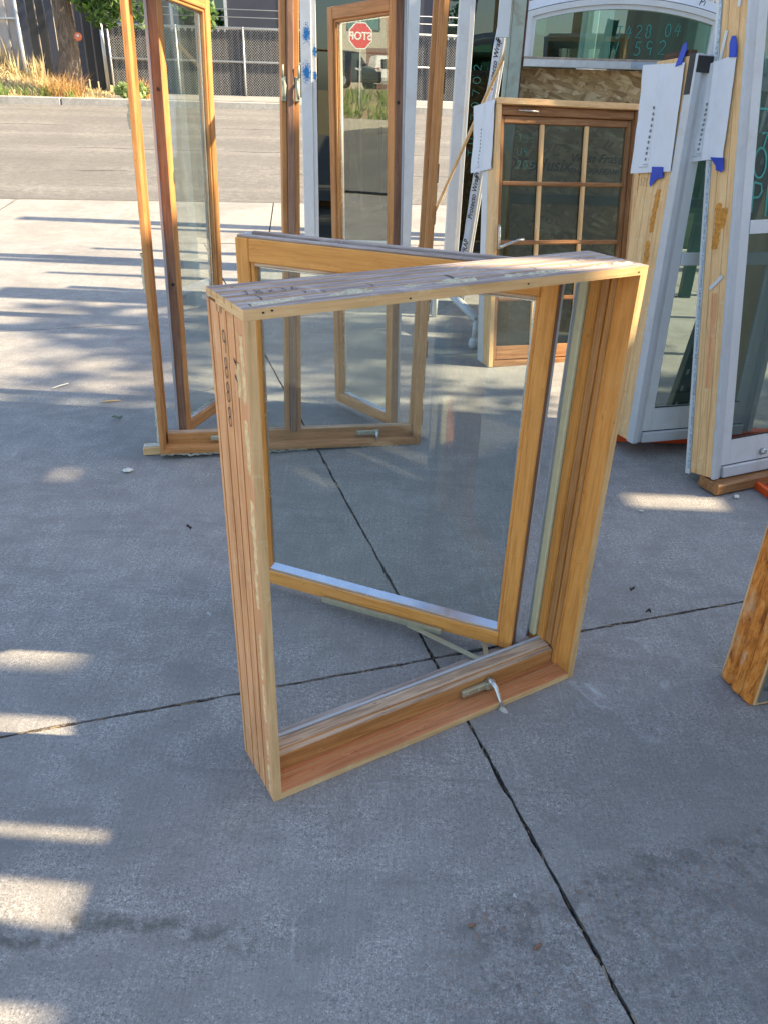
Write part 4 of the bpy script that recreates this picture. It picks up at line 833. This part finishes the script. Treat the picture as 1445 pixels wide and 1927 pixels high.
# pallet rack: green perforated uprights, orange beams
t = root('pallet_rack', 'dark green perforated rack upright with orange beams on the concrete at right', 'rack', (1.27, 3.22, 0))
def upright(px, py, tilt_):
    mb = MB(); mb.M = Matrix.Translation((px, py, 0)) @ Matrix.Rotation(R(tilt_), 4, 'Y'); mb.box(0, .075, 0, .004, 0, 1.9, .001); mb.box(0, .004, .0045, .06, 0, 1.9, .001); mb.box(.071, .075, .0045, .06, 0, 1.9, .001); u_ = mb.build('upright', RGREEN, t)
    for k in range(22):
        for x in (.020, .050):
            mb = MB(); mb.M = Matrix.Translation((px, py, 0)) @ Matrix.Rotation(R(tilt_), 4, 'Y'); mb.box(x-.006, x+.006, -.0006, .002, .06+k*.08, .085+k*.08, .002); mb.build('slot', RUBBER if x > .03 else GALV, u_)
upright(.03, .16, 7); B(-.02, .16, .08, .20, 0.0, .012).build('foot_plate', RGREEN, t); B(-.25, .55, .02, .075, .012, .079, b=.004).build('beam', RORANGE, t)
mb = MB(); mb.M = Matrix.Translation((.335, -.80, 0)) @ Matrix.Rotation(R(13), 4, 'Z'); mb.box(0, .30, 0, .95, .0005, .0045, .001); mb.box(0, .02, 0, .95, .0046, .03, .002); mb.build('beam', RORANGE, t)

# ------------------------------------------------------------------ 6. foam smothered frame at the right edge
t = root('foamed_frame', 'wooden frame smothered in orange spray foam at the right edge', 'window frame', (.984, 1.536, .002), 15.6)
B(0, .02, .0, .135, .0, .92, b=.002).build('jamb', wood('pale', 'z'), t); B(.5, .52, 0, .135, 0, .92, b=.002).build('jamb', wood('pale', 'z'), t); B(.0205, .4995, 0, .135, 0, .02, b=.002).build('sill', wood('pale', 'x'), t); B(0, .52, 0, .135, .9205, .94, b=.002).build('head', wood('pale', 'x'), t)
mb = MB()
def lump(a, b):
    v = .004+.122*a; z = -.004+.925*b; st3 = (.013 if a < .28 else .003 if a < .33 else .018 if a < .55 else .004 if a < .68 else .014 if a < .90 else .006)
    fl = .003*max(0, 1-z/.07)*(1+noise.noise(Vector((v*60, z*40, 9)))); nn = noise.noise(Vector((v*45, z*18, 1)))*.0012+noise.noise(Vector((v*130, z*110, 3)))*.0009
    e = min(1, (1-abs(2*a-1))*14, (1-abs(2*b-1))*40); return Vector((-(st3+fl+nn)*max(.02, e), v+.0015*noise.noise(Vector((z*24, 2, a))), z))
mb.grid(lump, 60, 200); mb.build('spray_foam', FOAMO, t)
mb = MB(); mb.grid(lambda a, b: Vector((.006+.34*a, -.004-.004*noise.noise(Vector((a*8, b*9, 2))), .012+.19*b*(1-.25*a))), 14, 12); o = mb.build('plastic_flap', plain('grey_plastic', (.20, .195, .19), .25, .12, 14), t); write('marker_writing', '8205', o, BLACK, (.03, -.009, .05), (.25, 0, 1), (-1, 0, .25), .028, .002, asp=.7)
# ------------------------------------------------------------------ row of stored windows behind
def storewin(name, label, loc, yaw, W, H, fw, gl, mat=WHITE, lean=0, tilt=0, blocks=0, group=None):
    t = root(name, label, 'window', loc, yaw, lean, tilt, group)
    mb = MB(); mb.box(0, fw, 0, .09, 0, H, .004); mb.box(W-fw, W, 0, .09, 0, H, .004); mb.box(fw, W-fw, 0, .09, 0, fw, .004); mb.box(fw, W-fw, 0, .09, H-fw, H, .004); mb.build('frame', mat, t)
    mb = MB(); q = fw*.4; mb.box(fw, fw+q, .02, .07, fw, H-fw, .003); mb.box(W-fw-q, W-fw, .02, .07, fw, H-fw, .003); mb.box(fw+q, W-fw-q, .02, .07, fw, fw+q, .003); mb.box(fw+q, W-fw-q, .02, .07, H-fw-q, H-fw, .003); s_ = mb.build('sash', mat, t)
    B(fw+q-.002, W-fw-q+.002, .040, .046, fw+q-.002, H-fw-q+.002, b=.0003).build('pane', gl, s_); return t
a1 = storewin('patio_window', 'tall white window with blue spray marks behind the double casement', (-.74, 6.86, .13), 1.5, .90, 2.15, .085, G_DARK)
for x, z, r in ((.050, 1.615, .030), (.045, 1.36, .036), (.110, 1.50, .016), (.110, 1.34, .014)):
    mb = MB(); yy = -.0008 if x < .09 else .0192
    for k in range(420):
        px_, pz_ = x+random.gauss(0, r*.42), z+random.gauss(0, r*.85); q = random.uniform(.0015, .0055)*(1.3 if math.hypot(px_-x, (pz_-z)*.5) < r*.4 else .7)
        if not ((0.003 < px_ < .083) if x < .09 else (.087 < px_ < .117)): continue
        i_ = mb.av([(px_+q*math.cos(a_*1.047), yy-.0000004*k, pz_+q*math.sin(a_*1.047)) for a_ in range(6)]); mb.af([i_+5-a_ for a_ in range(6)][::-1])
    stuff(mb.build('spray_mark', BPAINT, a1))
t = root('timber_cradle', 'low brown timber cradle carrying the blue sprayed white window', 'cradle', (-.76, 6.83, 0), 1.5); B(0, .95, 0, .16, .05, .128, b=.004).build('beam', wood('brown', 'x'), t)
for x in (.12, .30, .70, .86): B(x, x+.025, .03, .12, 0, .05, b=.001).build('leg', wood('dark', 'z'), t)
a2 = storewin('dark_glass_window', 'tall white window with dark green glass and faint teal writing', (.45, 6.80, .003), 2, 1.05, 2.2, .085, G_DARK)
for k, ch in enumerate('TUJ707O2'): write('marker_letter', ch, a2, TEALF, (.20, .039, .93+k*.085), (0, 0, 1), (-1, 0, 0), .06, .004, asp=.9)
wb = plain('reflect_backing', (.10, .15, .12), .9, .5, 4)  # teal board tone stands in for the reflection in the panes
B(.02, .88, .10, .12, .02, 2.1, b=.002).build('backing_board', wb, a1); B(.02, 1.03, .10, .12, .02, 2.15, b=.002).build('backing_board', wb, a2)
# frame member wrapped in printed flashing tape
t = root('wrapped_frame', 'white frame leaning edge on, wrapped in printed flashing tape', 'window frame', (.475, 5.8, .003), 0, 0, 5.2)
B(.036, .058, 0, .08, 0, 2.25, b=.003).build('frame_bar', WHITE, t); B(.0585, .076, .01, .08, 0, 2.25, b=.003).build('frame_bar', WHITE, t)
mb = MB()
def wrp(a, b): z = .0+2.25*b; return Vector((.036-.044*a+.006*noise.noise(Vector((z*7, a, 1))), -.003-.006*abs(noise.noise(Vector((z*9, a*3, 5)))), z))
mb.grid(wrp, 5, 80); mb.grid(lambda a, b: wrp(1-a, b)+Vector((0, .002, 0)), 5, 80); wr = mb.build('flashing_tape', WRAP, t)
for k in range(8): font('tape_lettering', ('Protecto', 'WRAP', 'Protecto Wrap')[k % 3], wr, BLACK, (.030, -.011, .06+k*.27), (0, 0, 1), (-1, 0, 0), .046, .0, .3, .0006)
# wooden dowel
t = root('wooden_dowel', 'long thin pale wooden dowel leaning diagonally against the rusty post', 'stick', (.167, 7.04, .01)); e = Vector((.611-.167, 5.045-7.04, 1.594)); mb = MB(); mb.tube([(0, 0, 0), tuple(e*.5), tuple(e)], .011, 10); mb.build('shaft', wood('pale', 'z'), t); MB().tube([tuple(e), tuple(e*1.004)], [.011, .006], 10).build('tip', wood('face', 'z'), t)
# rusty post with the beam, the arched window on it and the board under it
t = root('steel_post', 'rusty pale green steel post with white painted edge', 'post', (.60, 5.0, 0)); B(.02, .095, 0, .09, 0, 2.5, b=.004).build('shaft', POSTG, t); B(.0, .0195, -.006, .03, 0, 2.5, b=.003).build('flange', POSTG, t); B(-.058, .008, -.020, -.0065, 1.66, 2.45, b=.002).build('white_plate', WHITE, t); B(.0955, .101, .0, .03, .0, 2.5, b=.001).build('rust_edge', plain('rust', (.12, .035, .02), .9, .4, 40), t)
t = root('steel_lintel', 'galvanised steel channel with rust carrying the arched window', 'beam', (.705, 4.985, 1.527)); B(0, 1.7, 0, .11, 0, .004, b=.001).build('web', GALV, t); B(0, .60, -.0035, -.0005, 0, .036, b=.001).build('flange', GALV, t); B(.602, 1.7, -.0035, -.0005, .002, .036, b=.001).build('flange', plain('galvanised_blue', (.36, .44, .52), .4, .15, 10, metal=.5, dirt=(.10, .06, .04)), t); B(0, 1.7, .002, .10, .0045, .0475, b=.003).build('bedding', plain('bedding_mortar', (.34, .27, .20), .95, .3, 40, bump=.7), t)
t = root('arched_window', 'white arched window with teal marker numbers resting on the steel channel', 'window', (.703, 5.004, 1.5755)); cx0, hw = .54, .538
Rr = (hw*hw+.075*.075)/(2*.075)
def arc(rad, n=24, d=0): a = math.asin(min(1, (hw-d)/rad)); return [(cx0+rad*math.sin(-a+2*a*k/n), .285-Rr+rad*math.cos(-a+2*a*k/n)) for k in range(n+1)]
for y0, y1, r0, r1, d0, d1 in ((0, .08, Rr, Rr-.028, 0, .028), (.012, .07, Rr-.0285, Rr-.050, .0285, .050)):
    oa, ia = arc(r0, 24, d0), arc(r1, 24, d1); mb = MB()
    for k in range(24): mb.prism([oa[k], oa[k+1], ia[k+1], ia[k]], 'y', y0, y1)
    mb.prism([(oa[0][0], 0), oa[0], ia[0], (ia[0][0], 0)], 'y', y0, y1); mb.prism([(oa[-1][0], 0), oa[-1], ia[-1], (ia[-1][0], 0)], 'y', y0, y1); mb.build('frame' if y0 == 0 else 'inner_frame', WHITE, t)
ia = arc(Rr-.046, 24, .046); mb = MB(); mb.prism([(ia[0][0], -.012)]+ia+[(ia[-1][0], -.012)], 'y', .038, .044); pn = mb.build('pane', G_TEAL, t)
write('marker_writing', 'J428 04', pn, TEAL, (.50, .037, .095), (1, 0, .06), (0, 0, 1), .062, .0045, asp=.72); write('marker_writing', 'W:592', pn, TEAL, (.475, .037, .012), (1, 0, .05), (0, 0, 1), .068, .005, asp=.8, gap=.2)
wr = MB(); oa = arc(Rr+.004, 24, 0); ob = arc(Rr+.045, 24, 0)
for k in range(24): wr.prism([oa[k], ob[k], ob[k+1], oa[k+1]], 'y', .004, .05)
wr = wr.build('flashing_tape', WRAP, t); font('tape_lettering', 'Protecto Wrap', wr, BLACK, (.62, .003, .285), (1, 0, -.09), (0, 0, 1), .05, .002, .3); font('tape_lettering', 'Protecto', wr, BLACK, (.92, .003, .262), (1, 0, -.16), (0, 0, 1), .05, .002, .3)
t = root('strand_board', 'strand board sheet with black print behind the brown grid window', 'board', (.70, 5.10, .002)); sb = B(0, 1.02, 0, .012, 0, 1.52, b=.001).build('sheet', M_OSB, t)
INK = plain('board_ink', (.03, .03, .028), .8, .3, 80)
font('lettering', 'OT pdusix', sb, INK, (-.045, 0, .985), (1, 0, 0), (0, 0, 1), .095, .002, .25, .002); font('lettering', 'West Fraser', sb, INK, (.355, 0, 1.035), (1, 0, 0), (0, 0, 1), .068, .002, .25, .001); font('lettering', 'THANKAFRAMER.', sb, INK, (.36, 0, .972), (1, 0, 0), (0, 0, 1), .044, .002, .15, .001)
o = tag(B(0, 1.7, 0, .03, 0, .055, b=.004).build('rack_beam', RGREEN), 'dark green rack beam crossing behind the lower panes of the grid window', 'beam'); o.location = (.70, 5.065, .80)
B(-.0, .03, .0305, .034, -.8, 0).build('hook', RGREEN, o); B(1.67, 1.7, .0305, .034, -.8, 0).build('hook', RGREEN, o)
# white tubular stand
t = root('tubular_stand', 'white painted tubular stand leg on the concrete behind the open sash', 'stand', (.525, 4.69, 0))
mb = MB(); mb.tube([(0, 0, 0), (0, 0, .02), (0, 0, .045), (0, .005, .06)], [.030, .034, .030, .022], 12); mb.build('foot', WHITE, t); mb = MB(); mb.tube([(0, 0, .05), (.008, .02, .165)], .019, 12); mb.build('leg', WHITE, t); mb = MB(); mb.tube([(.012, .02, .165), (-.09, .32, .21), (-.21, .70, .265)], .026, 12); mb.build('bar', WHITE, t); mb = MB(); mb.tube([(-.21, .70, .265), (-.215, .71, .0)], .019, 12); mb.build('leg', WHITE, t); mb = MB(); mb.tube([(.02, .02, .17), (.25, .12, .42)], .018, 10); mb.build('brace', WHITE, t)
# further stored windows, mostly hidden
for k, (x, y, W, H) in enumerate(((1.6, 7.3, .9, 2.3), (2.6, 7.6, 1.0, 2.2), (3.7, 7.2, 1.0, 2.5))):
    o = storewin('stored_window', ('white stored window glimpsed through the left half of the arched pane', 'white stored window glimpsed through the right half of the arched pane', 'white stored window farthest right behind the strand board')[k], (x, y, .003), 3, W, H, .09, G_DARK, WHITE)
# hidden rack row added behind to throw the long shadow bars
t = root('shadow_rack', 'tall green rack added behind the stored windows to throw shadow bars', 'rack', (2.3, 6.2, 0))
for x in (0, 2.4):
    for y in (0, 1.05, 2.1): B(x, x+.08, y, y+.07, 0, 3.6, b=.003).build('upright', RGREEN, t)
for z in (2.25, 3.5):
    for y in (.012, 1.07, 2.12): B(.081, 2.399, y, y+.05, z, z+.11, b=.004).build('beam', RORANGE, t)

for y0, y1, z0, z1 in ((-.82, -.50, 1.2, 3.75), (-1.62, -1.50, 1.2, 4.2), (.40, .52, 1.5, 4.2), (2.3, 2.48, 1.5, 4.6)): B(.1, 1.1, y0, y1, z0, z1, b=.01).build('stripe_block', WHITE, t)  # added blocks set to throw the wider shadow bars on the lot
for y in (-1.58, -.66): B(.5, .6, y, y+.05, 0, 1.2).build('block_leg', RGREEN, t)
# ------------------------------------------------------------------ the left corner mirrored in the sash; warehouse added unseen to shade the lot, and a tree
stopsign(-24.6, 10.62, R(74)); 
car('dark_pickup', 'dark blue parked car with headlight, mirrored in the open sash', -42.2, 16.9, R(-60), plain('paint_dark_blue', (.016, .022, .035), .2, .1, 5)); car('white_suv', 'white parked car mirrored in the open sash beside the stop sign', -48.4, 16.0, R(155), plain('paint_white', (.75, .75, .75), .25, .03, 5))
BR = NT('tan_brick'); bk = BR.n('TexBrick', {'Vector': BR.obj(rot=(R(90), 0, R(90))), 'Scale': 4.0, 'Color1': (.42, .31, .20, 1), 'Color2': (.36, .25, .16, 1), 'Mortar': (.40, .36, .30, 1)}); M_BR = BR.set(bk.outputs[0], .9)
t = root('brick_building', 'tan brick building with teal windows mirrored in the open sash', 'building', (-62, 3, 1.3)); B(-8, 0, 0, 34, 0, 9, b=.02).build('wall', M_BR, t); B(-8.2, .15, -.2, 34.2, 9, 9.3, b=.03).build('roof', M_KERB, t)
for y in (4, 10.5, 17, 22):
    f = B(.005, .08, y, y+2.6, 4.2, 6.6).build('window', GALVD, t); B(.081, .09, y+.1, y+2.5, 4.3, 6.5).build('pane', plain('teal_pane', (.05, .14, .14), .1), f)
t = root('shipping_container', 'brown corrugated shipping container mirrored behind the parked cars', 'container', (-57, 10.6, 1.6)); B(-2.4, 0, 0, 9, 0, 2.6, b=.03).build('box', plain('container_brown', (.16, .075, .065), .6, .1, 4), t)
for k in range(28): B(0.001, .06, .15+k*.31, .30+k*.31, .15, 2.45, b=.01).build('rib', plain('container_brown', 0), t)
t = root('blocker', 'tall warehouse added unseen beside the lot to shade the foreground', 'building', (6.0, -14, 0)); SID = plain('tan_siding', (.40, .36, .30), .7, .05, 2)
B(0, 9, 0, 16.32, 0, 4.50, b=.02).build('wall', SID, t); B(-.05, 9, -.1, 16.33, 4.5005, 4.58, b=.02).build('parapet', GALV, t); B(-.06, -.002, 8, 11, 0, 3).build('door', plain('door_grey', (.25, .26, .27), .6), t)
for y0, y1, z0, z1 in ((0, 14.10, 4.581, 5.0), (15.28, 15.37, 4.581, 5.6), (15.37, 15.47, 4.581, 4.80), (15.47, 16.33, 4.581, 5.6)): B(0, .25, y0, y1-.0005, z0, z1, b=.005).build('patch_screen', SID, t)  # added blocks, stepped and gapped to shape the sun on the frame
# unseen wall added with two small openings that place sun patches
for y0, y1, z0, z1 in ((16.331, 16.46, 0, 5.75), (16.57, 17.25, 0, 5.75), (16.4605, 16.5695, 0, 3.28), (16.4605, 16.5695, 3.66, 5.10), (16.4605, 16.5695, 5.26, 5.75)): B(0, .2, y0, y1, z0, z1, b=.005).build('patch_wall', SID, t)
t = root('patch_gobo', 'tall slatted crate added unseen right of the camera to shape sun patches', 'gobo', (1.80, 0, 0))  # unseen boards added, gaps cut to throw light patches at lower left
def slat(pts): MB().prism(pts, 'x', 0, .03).build('slat', wood('face', 'z'), t)
slat([(-.4, 0), (.655, 0), (.655, 1.60), (-.4, 1.66)]); slat([(.656, 0), (1.50, 0), (1.50, 1.66), (.656, 1.66)])
for p in ([(.656, 1.661), (.79, 1.661), (.83, 1.97), (.656, 1.97)], [(.885, 1.661), (.985, 1.661), (.995, 1.97), (.90, 1.97)], [(1.012, 1.661), (1.185, 1.661), (1.235, 1.97), (1.020, 1.97)], [(1.186, 1.661), (1.33, 1.661), (1.33, 1.80), (1.186, 1.765)], [(1.331, 1.661), (1.50, 1.661), (1.50, 1.97), (1.331, 1.97)], [(.656, 1.971), (1.50, 1.971), (1.50, 2.75), (.656, 2.75)]): slat(p)
for y in (-.38, .62, 1.44): B(.0305, .10, y, y+.06, 0, 1.6).build('post', wood('face', 'z'), t)
cl = [((random.uniform(-1.2, 1.6), random.uniform(-.7, 1.0), random.uniform(3.6, 7.4)), random.uniform(.25, .55), 130) for _ in range(20)]
tree('shade_tree', 'leafy tree beyond the warehouse dappling the lot with light', (8.5, 3.9, 0), 5.0, .12, cl, M_LEAF, .11, [(3, (1, .1, .6), 1.4), (3.4, (-1, .1, .7), 1.4), (3.8, (.2, -.3, 1), 1.2)])

# ------------------------------------------------------------------ litter on the concrete
def bit(name, label, cat, x, y, mat, kind, sz, ang=0, group=None, seed=1):
    mb = MB()
    if kind == 'chunk':
        def fn(a, b): th = 6.283*a; ph = math.pi*(b-.5); r = sz*(1+.35*noise.noise(Vector((math.cos(th)*2, math.sin(th)*2, b*3+seed)))); return Vector((r*math.cos(ph)*math.cos(th)*1.5, r*math.cos(ph)*math.sin(th), max(0, sz*.5+r*.55*math.sin(ph))))
        mb.grid(fn, 14, 8)
    elif kind == 'stick': mb.tube([(-sz, 0, .004), (-sz*.3, sz*.06, .005), (sz*.4, 0, .006), (sz, sz*.08, .004)], [.003, .004, .0035, .002], 7)
    elif kind == 'leaf':
        for k in range(6):
            a = k/5; 
        mb.grid(lambda a, b: Vector(((a-.5)*2*sz, (b-.5)*sz*.9*math.sin(math.pi*min(.98, max(.03, a))), .003+.010*abs(math.sin(3*a+seed))+.008*(b-.5)**2*4)), 10, 5); mb.grid(lambda a, b: Vector(((.5-a)*2*sz, (b-.5)*sz*.9*math.sin(math.pi*min(.98, max(.03, a))), .0022+.010*abs(math.sin(3*(1-a)+seed))+.008*(b-.5)**2*4)), 10, 5)
    o = tag(mb.build(name, mat), label, cat, group); o.location = (x, y, .0012); o.rotation_euler = (0, 0, R(ang)); return o
LEAFD = plain('dead_leaf', (.06, .045, .035), .8, .3, 60); LEAFG = plain('grey_green_leaf', (.22, .27, .20), .8, .25, 60)
bit('foam_chunk', 'cream foam chunk on the concrete left of the front frame', 'foam chunk', -1.048, 2.815, FOAMW, 'chunk', .014, 10)
bit('wood_splinter', 'pale white splinter lying in the dappled light at left', 'splinter', -1.694, 3.782, plain('splinter_white', (.72, .70, .62), .7), 'stick', .05, 55)
bit('wood_splinter', 'thin brown splinter near the timber offcut', 'splinter', -1.367, 3.585, wood('face', 'x'), 'stick', .045, 18)
bit('leaf', 'curled grey green leaf left of the tall double window', 'leaf', -1.265, 3.362, LEAFG, 'leaf', .024, 20)
bit('leaf', 'dark dead leaf on the concrete left of the front frame', 'leaf', -.691, 2.361, LEAFD, 'leaf', .010, -10)
bit('leaf', 'dark dead leaf right of the front frame above the joint', 'leaf', .801, 2.05, LEAFD, 'leaf', .008, 0, seed=2); bit('leaf', 'dark crumpled leaf lying on the joint right of the front frame', 'leaf', .82, 1.931, LEAFD, 'leaf', .008, -30, seed=3)
bit('paint_flake', 'white paint flake beside the joint near the bottom', 'flake', .28, .963, PAPER, 'leaf', .006, 20); bit('paint_flake', 'smaller white paint flake in the worn patch near the bottom', 'flake', .292, .924, PAPER, 'leaf', .004, 60)
bit('twig', 'short red brown twig in the worn patch near the bottom', 'twig', .309, .867, wood('brown', 'x'), 'stick', .009, 35); bit('foam_chunk', 'ragged cream scrap beneath the nearest white window', 'foam chunk', 1.405, 2.74, FOAMW, 'chunk', .010, 60)
bit('paint_flake', 'white flake on the concrete left of the front jamb', 'flake', -.511, 1.853, PAPER, 'leaf', .006, 0); bit('pebble', 'tiny white pebble below the second white window', 'pebble', .985, 2.60, FOAMW, 'chunk', .006, 0); bit('woodchip', 'brown wood chip at the left end of the worn patch', 'chip', .19, .905, wood('brown', 'x'), 'stick', .007, 10)
# dirt, needles and husks packed in the joints
mb = MB(); DM = [plain('needle_tan', (.30, .22, .13), .8, .3, 80), plain('needle_dark', (.07, .05, .035), .9, .3, 80), plain('husk', (.22, .17, .11), .8, .3, 80)]
for L, (o_, d_) in (('A', (JN*JA, JE)), ('B', (JE*JB, JN))):
    for _ in range(1500):
        tt = random.uniform(-1.4, 4.2) if L == 'A' else random.uniform(-.2, 5.0)
        p = o_+d_*tt+Vector((-d_.y, d_.x))*random.gauss(0, .004); a = math.atan2(d_.y, d_.x)+random.gauss(0, .45); l_ = random.uniform(.004, .020); c, s_ = math.cos(a), math.sin(a); wv = random.uniform(.0008, .0022); z = random.uniform(-.016, -.002)
        mb.quad((p.x-c*l_+s_*wv, p.y-s_*l_-c*wv, z), (p.x+c*l_+s_*wv, p.y+s_*l_-c*wv, z+random.uniform(-.003, .004)), (p.x+c*l_-s_*wv, p.y+s_*l_+c*wv, z+.003), (p.x-c*l_-s_*wv, p.y-s_*l_+c*wv, z+.002), random.choice((0, 1, 1, 1, 2)))
stuff(tag(mb.build('joint_debris', DM), 'dark dirt, needles and husks packed in the concrete joints', 'debris'))

# repeats share a group
for nm, gp in (('paper_sheet', 'list sheets taped to the windows'), ('stored_window', 'white windows stored behind the strand board'), ('leaf', 'fallen leaves on the concrete'), ('paint_flake', 'white flakes on the concrete'), ('wood_splinter', 'splinters on the concrete'), ('foam_chunk', 'foam scraps on the concrete')):
    for o in bpy.data.objects:
        if o.parent is None and o.name.split('.')[0] == nm: o['group'] = gp
